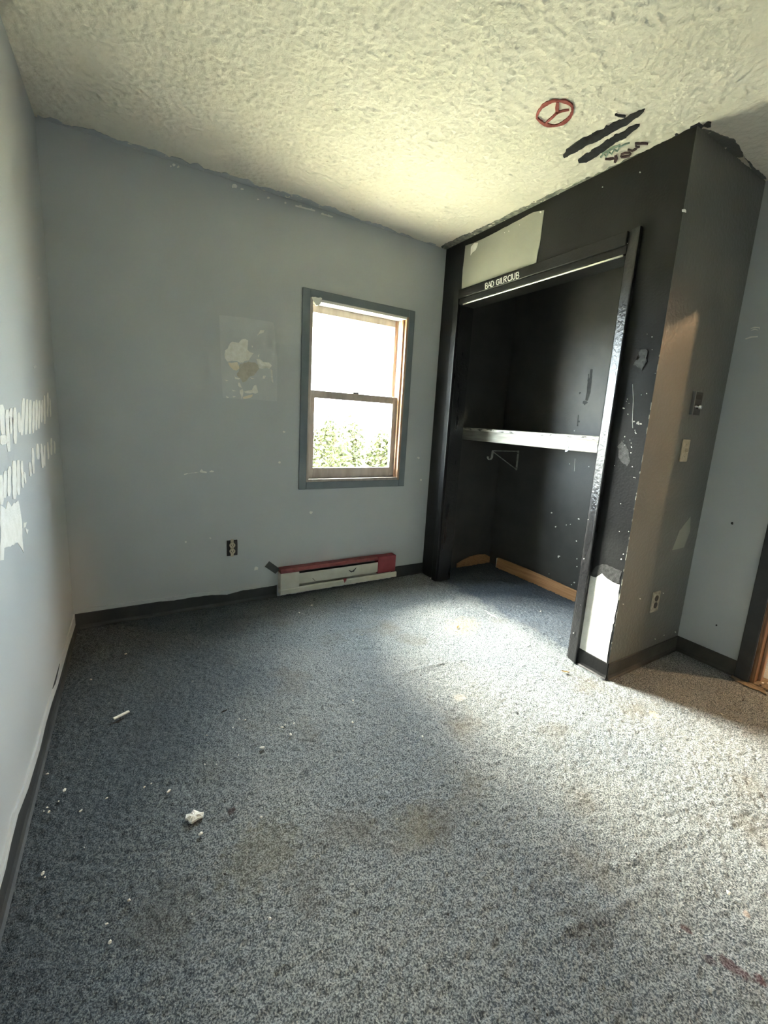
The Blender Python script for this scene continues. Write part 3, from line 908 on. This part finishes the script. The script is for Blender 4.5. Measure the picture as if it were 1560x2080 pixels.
ring = [(96, 232), (110, 195), (140, 160), (180, 138), (230, 130), (280, 138), (315, 160), (322, 190), (310, 225), (285, 255), (250, 278), (205, 290), (160, 285), (125, 268), (103, 248)]
rr2 = random.Random(5)
bm = bmesh.new()
NN = len(ring)
fine = []
for i in range(NN):
    p0, p1, p2, p3 = (Vector(ring[(i + k - 1) % NN]) for k in range(4))
    for k in range(4):
        t = k / 4
        fine.append(tuple(.5 * ((2 * p1) + (-p0 + p2) * t + (2 * p0 - 5 * p1 + 4 * p2 - p3) * t * t + (-p0 + 3 * p1 - 3 * p2 + p3) * t ** 3)))
cx_ = sum(p[0] for p in fine) / len(fine)
cy_ = sum(p[1] for p in fine) / len(fine)
outer, inner = [], []
for x, y in fine:
    d = Vector((x - cx_, y - cy_)).normalized()
    hw = 9 + 2.5 * math.sin(x * .05) + rr2.uniform(-1.5, 1.5)
    outer.append((x + d.x * hw, y + d.y * hw))
    inner.append((x - d.x * hw, y - d.y * hw))
ring_polys = []
for i in range(len(fine)):
    j = (i + 1) % len(fine)
    ring_polys.append([outer[i], outer[j], inner[j], inner[i]])
ring_polys += [stroke_poly([(228, 140), (224, 175), (226, 205), (222, 214)], [18, 24, 22, 14]), stroke_poly([(224, 206), (255, 196), (300, 186)], [14, 13, 13]), stroke_poly([(224, 204), (200, 232), (165, 262), (152, 275)], [16, 13, 12, 12])]
patch('circle_sign_drawing', 'ceil', ring_polys, M['red_ink'], ceiling, th=.0060, seed=41, crop=C4, label='red brown hand drawn circle with three spokes')
s1 = stroke_poly(jag([(262, 490), (300, 455), (350, 425), (400, 395), (450, 370), (500, 345), (545, 318), (600, 292), (650, 265), (700, 235), (745, 207), (782, 184)], 3, rr2), [12, 42, 48, 50, 54, 50, 46, 46, 44, 36, 24, 5])
s2 = stroke_poly(jag([(362, 518), (400, 498), (450, 470), (500, 438), (550, 405), (600, 372), (650, 345), (690, 318), (720, 298), (748, 285)], 3, rr2), [20, 48, 48, 46, 42, 42, 38, 30, 20, 12])
nub = [stroke_poly([(596, 216), (610, 224), (632, 228), (656, 232)], [10, 12, 8, 6]), [(520, 305), (535, 284), (550, 296), (545, 312)], [(448, 340), (462, 328), (500, 322), (495, 345)], [(610, 262), (625, 250), (640, 262)], [(385, 372), (405, 362), (430, 362), (415, 385)]]
patch('scribble_drawing', 'ceil', [s1] + nub, M['black_ink'], ceiling, th=.0060, amp=.0025, step=.008, seed=42, crop=C4, label='upper long black scribbled-out stroke')
patch('scribble_drawing', 'ceil', [s2], M['black_ink'], ceiling, th=.0060, amp=.0025, step=.008, seed=43, crop=C4, label='lower long black scribbled-out stroke')
patch('scribble_drawing', 'ceil', [stroke_poly([(500, 492), (520, 470), (535, 488), (550, 458), (570, 470), (585, 440), (605, 452), (620, 425), (650, 410), (685, 400)], [8, 9, 9, 9, 9, 9, 9, 8, 6, 4]),
                                  stroke_poly([(510, 465), (545, 450), (590, 425), (625, 410)], [12, 14, 14, 8])], M['teal_ink'], ceiling, th=.0062, seed=44, crop=C4, label='faded teal scribble under black strokes')
C10 = (1120, 200, 7.09)
you = [stroke_poly([(775, 858), (850, 858), (905, 848)], [16, 24, 22]), stroke_poly([(925, 805), (935, 850), (915, 905)], [34, 52, 34]),
       stroke_poly([(1000, 825), (1010, 790), (1060, 770), (1120, 768), (1145, 785), (1120, 815), (1060, 828), (1005, 830)], [20, 22, 20, 22, 22, 24, 24, 20]),
       stroke_poly([(1100, 722), (1165, 738), (1225, 712), (1235, 690)], [16, 22, 22, 18]), stroke_poly([(1210, 668), (1240, 690), (1275, 682)], [12, 16, 14]),
       stroke_poly([(1205, 632), (1260, 632), (1330, 634), (1395, 638)], [18, 26, 18, 18])]
patch('lettering_you', 'ceil', you, M['brown_ink'], ceiling, th=.0062, seed=45, crop=C10, label='hand written dark word YOU!')

# ------------------------------------------------------------------ lettering on the closet head casing
FONT = {'B': [[(0, 0), (0, 1)], [(0, 1), (.7, 1), (.85, .78), (.6, .54), (0, .52)], [(.6, .54), (.95, .3), (.75, 0), (0, 0)]], 'A': [[(0, 0), (.48, 1), (.98, 0)], [(.2, .36), (.78, .36)]],
        'D': [[(0, 0), (0, 1)], [(0, 1), (.6, 1), (.95, .6), (.9, .3), (.55, 0), (0, 0)]], 'G': [[(.95, .8), (.6, 1), (.2, .9), (0, .5), (.2, .08), (.6, 0), (.95, .2), (.95, .48), (.55, .48)]],
        'I': [[(.4, 0), (.4, 1)]], 'L': [[(.1, 1), (.1, 0), (.8, 0)]], 'R': [[(0, 0), (0, 1)], [(0, .98), (.85, 1), (.9, .72), (.1, .5)], [(.35, .52), (.8, 0)]],
        'C': [[(.9, .85), (.5, 1), (.12, .8), (0, .45), (.2, .08), (.6, 0), (.95, .15)]], 'U': [[(0, 1), (.05, .25), (.4, 0), (.8, .15), (.9, 1)]]}
letters = [('B', 515, 552), ('A', 556, 602), ('D', 606, 650), ('G', 688, 734), ('I', 738, 768), ('L', 768, 804), ('R', 808, 858), ('C', 872, 918), ('I', 916, 944), ('U', 944, 990), ('B', 1004, 1050)]
bm = bmesh.new()
for i, (ch, x0, x1) in enumerate(letters):
    for st in FONT[ch]:
        pl = []
        for a, b_ in st:
            cx = x0 + a * (x1 - x0)
            cyy = 832 - (cx - 515) * .327 - b_ * (84 + (x0 - 515) * .03 + 5 * math.sin(i * 1.7))
            p_ = px(920 + cx / 7.8, 480 + cyy / 7.8, 0, -ct)
            pl.append((p_.y, p_.z))
        pl = stroke_poly(pl, .0056)
        h2 = len(pl) // 2
        for k in range(h2 - 1):
            quad = [pl[k], pl[k + 1], pl[2 * h2 - 2 - k], pl[2 * h2 - 1 - k]]
            slab(bm, [Vector((-ct, a, z_)) for a, z_ in quad], (-1, 0, 0), .0006)
o = link('lettering', bm, M['letter'], tr)
o['label'] = 'white hand lettering BAD GILR CIUB'

# ------------------------------------------------------------------ closet shelf and bracket
sh = root('closet_shelf', (.28, -.75, 1.09), 'chipped pale painted shelf spanning the black closet', 'shelf')
SX = .28
YE = YC + .101
box('shelf_board', (SX, -.006, 1.166), (XB - .001, YE, 1.186), M['shelf_top'], sh, .002)
box('front_rail', (SX - .004, -.008, 1.092), (SX + .018, YE, 1.167), M['shelf'], sh, .003)
box('cleat', (SX + .020, YE + .018, 1.075), (XB - .002, YE, 1.166), M['black_in'], sh, .002)
box('cleat', (XB - .020, -.01, 1.10), (XB - .001, YE + .02, 1.166), M['black_in'], sh, .002)
q = [px(u, v, 0, SX - .0042) for u, v in ((1148, 918), (1151, 893), (1155, 914), (1152, 917))]
bm = bmesh.new()
slab(bm, q, (-1, 0, 0), .0008)
o = link('paint_drip', bm, mat('pale_blue_paint', (.45, .62, .75), .5, (.6, .72, .8), 40), sh)
o['label'] = 'pale blue paint drip'
q = [px(u, v, 0, SX - .0042) for u, v in ((1158, 893), (1212, 897), (1214, 918), (1157, 914))]
bm = bmesh.new()
slab(bm, ragged(q, .002, .02, r0), (-1, 0, 0), .0005)
for v in bm.verts:
    v.co.x = min(v.co.x, SX - .004)
o = link('grey_rail_patch', bm, M['wall_pale'], sh)  # paler grey patch on the right end of the front rail

bk = root('shelf_bracket', (XB, -.20, .86), 'white steel rod bracket with hook on closet back wall under shelf', 'bracket')
box('wall_plate', (XB - .004, -.192, .86), (XB, -.208, 1.024), M['bracket'], bk, .001)
box('top_arm', (.45, -.196, 1.014), (XB - .003, -.204, 1.022), M['bracket'], bk, .001)
bm = bmesh.new()
tube(bm, [(.462, -.2, 1.008), (XB - .003, -.2, .868)], .004)
link('brace', bm, M['bracket'], bk, True)
bm = bmesh.new()
hook = [(.455, -.2, 1.018), (.453, -.2, .985)] + [(.431 + .022 * math.cos(a), -.2, .972 + .024 * math.sin(a)) for a in [math.radians(k) for k in range(0, -200, -20)]]
prevr = None
for p_ in hook:
    p_ = Vector(p_)
for i, p_ in enumerate(hook):
    a, b_ = Vector(hook[max(i - 1, 0)]), Vector(hook[min(i + 1, len(hook) - 1)])
    d = (b_ - a).normalized()
    nn = Vector((d.z, 0, -d.x)) * .003
    p_ = Vector(p_)
    ring = [bm.verts.new(p_ + nn + Vector((0, s * .009, 0))) for s in (1, -1)] + [bm.verts.new(p_ - nn + Vector((0, s * .009, 0))) for s in (-1, 1)]
    if prevr:
        for k in range(4):
            bm.faces.new((prevr[k], prevr[(k + 1) % 4], ring[(k + 1) % 4], ring[k]))
    else:
        bm.faces.new(ring)
    prevr = ring
bm.faces.new(prevr[::-1])
link('rod_hook', bm, M['bracket'], bk)
for z_ in (.88, 1.0):
    bm = bmesh.new()
    bmesh.ops.create_cone(bm, cap_ends=True, segments=10, radius1=.004, radius2=.0025, depth=.003, matrix=Matrix.Translation((XB - .0055, -.2, z_)) @ Matrix.Rotation(-math.pi / 2, 4, 'Y'))
    link('screw', bm, M['plate_dark'], bk)

# ------------------------------------------------------------------ electric baseboard heater
hx0, hx1 = -1.193, -.302
ht = root('baseboard_heater', (-.75, 0, .03), 'electric baseboard heater with red painted top and right end under window', 'heater')
box('back_panel', (hx0 + .004, -.006, .034), (hx1 - .004, -.0005, .200), M['heater'], ht)
bm = bmesh.new()
extrude_profile(bm, [(.0, .196), (.0, .203), (.052, .203), (.062, .192), (.062, .181), (.0595, .181), (.0595, .190), (.05, .198)], (hx0 + .002, 0, 0), (hx1 - .1, 0, 0), out=Vector((0, -1, 0)))
link('top_hood', bm, M['red_thin'], ht)['label'] = 'faded red painted top hood'
box('front_panel', (hx0 + .125, -.0605, .088), (hx1 - .155, -.0575, .163), M['heater'], ht, .001)
bm = bmesh.new()
extrude_profile(bm, [(.0, .030), (.066, .030), (.066, .062), (.060, .070), (.058, .070), (.063, .060), (.063, .033), (.0, .033)], (hx0, 0, 0), (hx1 + .012, 0, 0), out=Vector((0, -1, 0)))
link('bottom_rail', bm, M['heater'], ht)
box('end_cap', (hx0, -.063, .066), (hx0 + .128, -.002, .176), M['heater'], ht, .002)
o = box('end_cap', (hx1 - .155, -.0635, .075), (hx1, -.002, .204), M['red'], ht, .004)
o['label'] = 'red painted right end cap'
box('end_cap_top', (hx0, -.0628, .1765), (hx0 + .124, -.002, .182), M['red_thin'], ht, .001)
n_f = 60
bm = bmesh.new()
for k in range(n_f):
    x = hx0 + .135 + (hx1 - .165 - hx0 - .135) * k / (n_f - 1)
    bx(bm, (x - .0007, -.05, .095), (x + .0007, -.008, .160))
tube(bm, [(hx0 + .13, -.03, .128), (hx1 - .16, -.03, .128)], .009)
link('heating_fins', bm, M['fin'], ht)
SURF['heat'] = (1, -.066, (0, -1, 0))
C7 = (480, 1060, 3.714)
patch('red_paint_drip', 'heat', [[(805, 428), (832, 425), (830, 440), (826, 458), (822, 440), (815, 462), (810, 440)]], M['red'], ht, th=.0006, crop=C7)
SURF['heat2'] = (1, -.0605, (0, -1, 0))
for st in ([(850, 365), (865, 380), (885, 375), (905, 345)], [(575, 425), (595, 445)]):
    patch('scratch', 'heat2', [stroke_poly(st, 3.5)], M['scuff'], ht, th=.0004, crop=C7)

tp_ = [px(u, v, 1, -.004) for u, v in ((538, 1151), (547, 1140), (568, 1155), (559, 1165))]
bm = bmesh.new()
slab(bm, tp_, (0, -1, 0), .004, .003)
o = link('tape_flap', bm, M['flap'], None, loc=(tp_[2].x, -.004, tp_[3].z))
tag(o, 'charcoal rectangular tape flap on wall beside the heater end', 'tape')


# ------------------------------------------------------------------ electrical fittings
def cyl(bm, c, axis, r, dep, seg=20):
    q_ = Vector(axis).to_track_quat('Z', 'Y').to_matrix().to_4x4()
    bmesh.ops.create_cone(bm, cap_ends=True, segments=seg, radius1=r, radius2=r, depth=dep, matrix=Matrix.Translation(c) @ q_)


# bare receptacle in its box on the window wall
ox, oz = -1.486, .369
ol = root('wall_outlet', (ox, 0, oz - .055), 'bare ivory outlet without cover plate on grey window wall', 'outlet')
box('outlet_box', (ox - .033, -.003, oz - .050), (ox + .033, 0, oz + .050), M['socket'], ol, .001)
for x_ in (ox - .036, ox + .032):
    box('box_rim', (x_, -.005, oz - .052), (x_ + .004, 0, oz + .052), M['wall_pale'], ol)
box('mounting_strap', (ox - .009, -.006, oz - .056), (ox + .009, -.003, oz + .056), M['ivory'], ol, .001)
for s in (1, -1):
    bm = bmesh.new()
    cyl(bm, (ox, -.010, oz + s * .0195), (0, 1, 0), .017, .012, 22)
    f = link('receptacle', bm, M['ivory'], ol)
    for dx in (-.006, .006):
        box('slot', (ox + dx - .0013, -.0168, oz + s * .0195 - .002), (ox + dx + .0013, -.0155, oz + s * .0195 + .007), M['socket'], f)
    bm = bmesh.new()
    cyl(bm, (ox, -.016, oz + s * .0195 - .008), (0, 1, 0), .0028, .0016, 10)
    link('slot', bm, M['socket'], f)

# covered outlet low on the nook wall
ox, oz = .340, .353
ol = root('wall_outlet', (ox, YC, oz - .057), 'dirty ivory outlet plate with two dark sockets low on nook wall', 'outlet')
box('cover_plate', (ox - .036, YC - .006, oz - .057), (ox + .036, YC, oz + .057), M['ivory_dirty'], ol, .003)
for s in (1, -1):
    bm = bmesh.new()
    cyl(bm, (ox, YC - .0065, oz + s * .0195), (0, 1, 0), .0165, .003, 22)
    link('socket', bm, M['socket'], ol)
bm = bmesh.new()
cyl(bm, (ox, YC - .0067, oz), (0, 1, 0), .003, .002, 10)
link('screw', bm, M['chrome'], ol)

ox, oz = .360, 1.146
sw = root('light_switch', (ox, YC, oz - .057), 'ivory toggle light switch plate on nook wall', 'switch')
box('cover_plate', (ox - .035, YC - .006, oz - .055), (ox + .035, YC, oz + .055), M['ivory'], sw, .003)
m4 = Matrix.Translation((ox, YC - .010, oz)) @ Matrix.Rotation(math.radians(-25), 4, 'X') @ Matrix.Translation((-ox, -YC + .010, -oz))
box('toggle', (ox - .005, YC - .018, oz - .009), (ox + .005, YC - .004, oz + .009), M['ivory'], sw, .002, m4)
for s in (1, -1):
    bm = bmesh.new()
    cyl(bm, (ox, YC - .0065, oz + s * .030), (0, 1, 0), .0032, .002, 10)
    link('screw', bm, M['chrome'], sw)

ox, oz = .393, 1.376
dm = root('dimmer_switch', (ox, YC, oz - .055), 'dark uncovered dimmer with bright metal knob above the light switch', 'switch')
box('back_plate', (ox - .042, YC - .004, oz - .055), (ox + .046, YC, oz + .055), M['plate_dark'], dm, .001)
box('side_flange', (ox - .050, YC - .014, oz - .056), (ox - .042, YC, oz + .056), M['grey_metal'], dm, .001)
bm = bmesh.new()
cyl(bm, (ox + .010, YC - .012, oz - .016), (0, 1, 0), .010, .020, 20)
link('knob', bm, M['chrome'], dm, True)
box('knob_stem', (ox - .028, YC - .010, oz - .020), (ox + .004, YC - .004, oz - .011), M['chrome'], dm, .001)
box('bracket_arm', (ox - .03, YC - .008, oz + .020), (ox + .030, YC - .004, oz + .042), M['socket'], dm, .002)


# ------------------------------------------------------------------ litter on the carpet
def crumb(name, u, v, sx, sy, sz, ang, m, label, cat, group, seed):
    r = random.Random(seed)
    p = px(u, v, 2, .003)
    bm = bmesh.new()
    bmesh.ops.create_icosphere(bm, subdivisions=1, radius=1.0)
    for vv in bm.verts:
        vv.co = Vector((vv.co.x * sx, vv.co.y * sy, (vv.co.z + .6) * sz)) * r.uniform(.75, 1.15)
    bmesh.ops.rotate(bm, verts=bm.verts, cent=(0, 0, 0), matrix=Matrix.Rotation(ang, 3, 'Z'))
    bmesh.ops.translate(bm, verts=bm.verts, vec=p)
    return tag(link(name, bm, m, None, loc=p), label, cat, group)


p = px(247, 1456, 2, .003)
bm = bmesh.new()
for k in range(1):
    bx(bm, (-.055, -.0085, 0), (.055, .0085, .005), .0015)
for vv in bm.verts:
    vv.co.z += .006 * (vv.co.x / .055) ** 2
    vv.co.y += .002 * math.sin(vv.co.x * 70)
q0, q1 = px(231, 1464, 2, 0), px(262, 1448, 2, 0)
L_ = (q1 - q0).length / .11
bmesh.ops.scale(bm, verts=bm.verts, vec=(L_, max(.7, L_), 1))
bmesh.ops.rotate(bm, verts=bm.verts, cent=(0, 0, 0), matrix=Matrix.Rotation(math.atan2(q1.y - q0.y, q1.x - q0.x), 3, 'Z'))
bmesh.ops.translate(bm, verts=bm.verts, vec=p)
tag(link('paper_strip', bm, M['flake'], None, loc=p), 'narrow white paper strip lying on carpet near left wall', 'paper')

# crumpled flake of plaster
C11 = (0, 1360, 3.0)
fl = [(1135, 915), (1140, 890), (1165, 885), (1180, 868), (1205, 870), (1215, 880), (1235, 882), (1232, 900), (1205, 912), (1170, 935), (1155, 930), (1150, 918)]
pts = [px(u / 3, 1360 + v / 3, 2, .004) for u, v in fl]
cen = sum(pts, Vector()) / len(pts)
pts = [cen + (q_ - cen) * 1.12 for q_ in pts]
bm = bmesh.new()
rf = random.Random(9)
top = [bm.verts.new(q_ + Vector((0, 0, rf.uniform(.002, .008)))) for q_ in pts]
mid = [bm.verts.new(cen.lerp(q_, .5) + Vector((0, 0, rf.uniform(.005, .012)))) for q_ in pts]
cv = bm.verts.new(cen + Vector((0, 0, .008)))
bot = [bm.verts.new(q_ + Vector((0, 0, -.001))) for q_ in pts]
for k in range(len(pts)):
    j = (k + 1) % len(pts)
    bm.faces.new((top[k], top[j], mid[j], mid[k]))
    bm.faces.new((mid[k], mid[j], cv))
    bm.faces.new((bot[k], bot[j], top[j], top[k]))
bm.faces.new(bot[::-1])
tag(link('plaster_flake', bm, M['flake'], None, loc=cen), 'largest crumpled white plaster flake on carpet', 'debris')

bits = [(96, 1573, 5), (131, 1606, 7), (59, 1638, 6), (99, 1650, 6), (96, 1641, 4), (89, 1648, 3), (164, 1648, 5), (45, 1692, 8), (41, 1722, 5), (293, 1600, 5), (343, 1608, 8), (217, 1622, 4), (407, 1695, 8), (87, 1775, 6), (262, 1830, 7),
        (217, 1877, 5), (223, 1915, 7), (91, 1782, 3), (68, 1607, 3), (119, 1628, 3), (171, 1722, 2), (390, 1857, 3), (278, 1930, 2), (307, 1592, 2.5),
        (533, 1519, 8), (498, 1463, 4), (486, 1461, 3), (473, 1478, 2.5), (590, 1493, 6), (597, 1470, 4), (573, 1478, 4), (579, 1473, 3), (608, 1245, 4), (633, 1230, 4), (551, 1494, 3), (716, 1468, 5), (530, 1661, 6), (717, 1424, 4), (858, 1497, 5),
        (548, 1867, 6), (650, 1741, 4), (807, 1664, 4), (503, 1207, 3), (527, 1209, 3), (438, 1221, 5), (446, 1222, 4), (255, 1329, 4), (185, 1381, 4), (1479, 1815, 7), (1338, 1864, 4), (1445, 1350, 5), (1466, 1451, 3),
        (1098, 1242, 3), (1517, 1612, 5), (1270, 1720, 4), (1432, 1547, 4), (875, 1175, 4), (897, 1177, 5), (733, 1240, 3), (1380, 1893, 3), (603, 2076, 3), (735, 1290, 3), (420, 1494, 3), (484, 1535, 3), (440, 1553, 2.5), (416, 1553, 2.5)]
for i, (u, v, s) in enumerate(bits):
    a, b_ = px(u - s / 2, v, 2, .003), px(u + s / 2, v, 2, .003)
    wpx = (b_ - a).length * .72
    rb = random.Random(300 + i)
    where = ('on dark carpet along the left wall' if u < 250 else 'on shaded carpet near the back wall' if v < 1300 and u < 720 else 'on carpet at the closet front' if v < 1300
             else 'around the largest plaster flake' if u < 430 and v > 1560 else 'on carpet left of centre' if u < 640 else 'on bright carpet toward the doorway' if u > 1200 else 'on carpet in the middle of the room')
    crumb('plaster_crumb', u, v, wpx * rb.uniform(.8, 1.3), wpx * rb.uniform(.4, .8), min(.004, wpx * .6), rb.uniform(0, 3.1), M['flake'],
          'tiny white plaster crumb ' + where, 'debris', 'white plaster crumbs ' + where, 500 + i)
darks = [(1092, 1335, 4), (655, 1435, 4), (690, 1382, 4), (855, 1372, 4), (925, 1550, 4), (968, 1726, 5), (532, 1845, 5), (910, 1858, 6), (457, 1776, 6), (1197, 1900, 7), (1292, 1735, 5), (380, 1838, 4), (1382, 1790, 5), (1215, 1735, 4),
         (1085, 2050, 7), (1111, 2062, 6), (1363, 1881, 5), (1509, 1423, 4)]
for i, (u, v, s) in enumerate(darks):
    a, b_ = px(u - s / 2, v, 2, .003), px(u + s / 2, v, 2, .003)
    wpx = (b_ - a).length * .55
    crumb('dirt_crumb', u, v, wpx, wpx * .7, min(.004, wpx * .6), i * .7, M['dark_bit'], 'tiny dark dirt crumb ' + ('on carpet in the near right foreground' if u > 1000 and v > 1600 else 'on bright carpet near the closet' if u > 1000 else 'on carpet left of the room centre' if u < 600 else 'on carpet in the middle of the room'),
          'debris', 'dark dirt crumbs on the carpet', 700 + i)


def leaf(u, v, ln, wd, ang, label, m):
    p_ = px(u, v, 2, .003)
    bm = bmesh.new()
    k = 7
    lo_r, md_r, hi_r = [], [], []
    for i in range(k + 1):
        t = i / k
        x = (t - .5) * ln
        hw = wd * .5 * math.sin(math.pi * min(1, t * .96 + .02)) ** .8 + .0004
        zz = .002 + .010 * (t - .4) ** 2 * ln / .03
        lo_r.append(bm.verts.new((x, -hw, zz + .004)))
        md_r.append(bm.verts.new((x, 0, zz)))
        hi_r.append(bm.verts.new((x, hw, zz + .003)))
    for a_, b_ in ((lo_r, md_r), (md_r, hi_r)):
        for i in range(k):
            bm.faces.new((a_[i], a_[i + 1], b_[i + 1], b_[i]))
    bmesh.ops.solidify(bm, geom=bm.faces[:], thickness=.0006)
    bmesh.ops.rotate(bm, verts=bm.verts, cent=(0, 0, 0), matrix=Matrix.Rotation(ang, 3, 'Z'))
    bmesh.ops.translate(bm, verts=bm.verts, vec=p_)
    return tag(link('dry_leaf', bm, m, None, True, loc=p_), label, 'leaf', 'dry leaves on the carpet')


leaf(1148, 1366, .036, .014, -.9, 'curled tan dry leaf on bright carpet beside the white closet pier', M['leaf'])
leaf(930, 1275, .030, .012, .5, 'yellowish dry leaf on carpet in front of the closet', M['leaf'])
leaf(455, 1447, .026, .008, .1, 'dark dry leaf on shaded carpet right of the paper strip', M['dark_bit'])

# tangle of straw in front of the closet
bm = bmesh.new()
rs = random.Random(33)
for (a, b_) in (((985, 1240), (1000, 1252)), ((990, 1246), (1010, 1256)), ((992, 1258), (1006, 1248)), ((1000, 1250), (1012, 1262))):
    p0, p1 = px(*a, 2, .005), px(*b_, 2, .008)
    tube(bm, [p0, p0.lerp(p1, .5) + Vector((rs.uniform(-.01, .01), rs.uniform(-.01, .01), .006)), p1], .0011, 5)
pp = px(1000, 1250, 2, 0)
tag(link('straw_wisp', bm, M['flake'], None, loc=pp), 'small wisp of pale straw on carpet at closet edge', 'debris')

# sawdust and dirt by the doorway
bm = bmesh.new()
pts = ragged([px(u, v, 2, 0) for u, v in ((1484, 1374), (1497, 1372), (1512, 1382), (1530, 1386), (1556, 1396), (1556, 1412), (1540, 1404), (1515, 1394), (1495, 1384))], .006, .02, random.Random(3))
for q_ in pts:
    q_.z = 0
slab(bm, pts, (0, 0, 1), .003)
tag(link('sawdust', bm, M['dust'], None, loc=(px(1515, 1388, 2, 0))), 'tan sawdust spill on carpet at the doorway corner', 'sawdust', kind='stuff')
rd = random.Random(44)
for i in range(16):
    x, y = rd.uniform(XR - .02, XR + .14), rd.uniform(DY0 - .20, DY0 - .035)
    bm = bmesh.new()
    bmesh.ops.create_icosphere(bm, subdivisions=1, radius=1)
    s = rd.uniform(.005, .012)
    for vv in bm.verts:
        vv.co = Vector((vv.co.x * s, vv.co.y * s * .7, vv.co.z * s * .4)) * rd.uniform(.7, 1.2) + Vector((x, y, .010))
    tag(link('doorway_rubble', bm, M['dark_bit'] if i % 3 else M['flake'], None, loc=(x, y, .008)), 'small rubble crumb lying in the doorway beside the brown jamb', 'debris', 'rubble crumbs in the doorway')

# splintered carpet-tack bit at the foot of the closet wall
pq = [px(u, v, 2, .0) for u, v in ((857, 1150), (867, 1155), (868, 1165), (860, 1161))]
bm = bmesh.new()
slab(bm, pq, (0, 0, 1), .012)
tag(link('wood_splinter', bm, M['paper'], None, loc=pq[0]), 'pale splintered scrap at foot of black closet wall', 'debris')

# ------------------------------------------------------------------ outside the window
lawn = grid_object('lawn', -40, 60, .16, 60, 2.0, lambda nx, ny, X, Y: -.55 + .12 * smooth_noise(nx, ny, 2, 77), M['grass'])
tag(lawn, kind='structure')


def shrub(x, y, h, wd, seed, label):
    r = random.Random(seed)
    e = root('shrub', (x, y, -.55), label, 'shrub', 'shrubs beyond the lawn')
    bm = bmesh.new()
    for k in range(6):
        a = r.uniform(0, 6.28)
        tube(bm, [(x, y, -.55), (x + .25 * wd * math.cos(a), y + .25 * wd * math.sin(a), -.55 + h * .4), (x + .6 * wd * math.cos(a), y + .6 * wd * math.sin(a), -.55 + h * .85)], .018, 5)
    link('stem', bm, M['bark'], e)
    bm = bmesh.new()
    for k in range(1500):
        a, t = r.uniform(0, 6.28), r.random() ** .5
        zz = r.uniform(.15, 1.0)
        rad = wd * (.55 + .45 * math.sin(zz * 3)) * t
        c = Vector((x + rad * math.cos(a), y + rad * math.sin(a), -.55 + h * zz * (1.1 - .25 * t)))
        d1 = Vector((r.gauss(0, 1), r.gauss(0, 1), r.gauss(0, 1))).normalized()
        d2 = d1.orthogonal().normalized()
        s = r.uniform(.06, .12)
        vs = [bm.verts.new(c + d1 * s), bm.verts.new(c + d2 * s * .45), bm.verts.new(c - d1 * s), bm.verts.new(c - d2 * s * .45)]
        bm.faces.new(vs)
    f = link('foliage', bm, M['foliage'], e)
    f['kind'] = 'stuff'


shrub(2.75, 8.4, 1.68, .62, 1, 'green leafy shrub leftmost through the lower window pane')
shrub(4.0, 9.8, 1.72, .62, 2, 'green leafy shrub in the middle of the lower window pane')
shrub(4.35, 8.1, 1.45, .55, 3, 'green leafy shrub rightmost through the lower window pane')
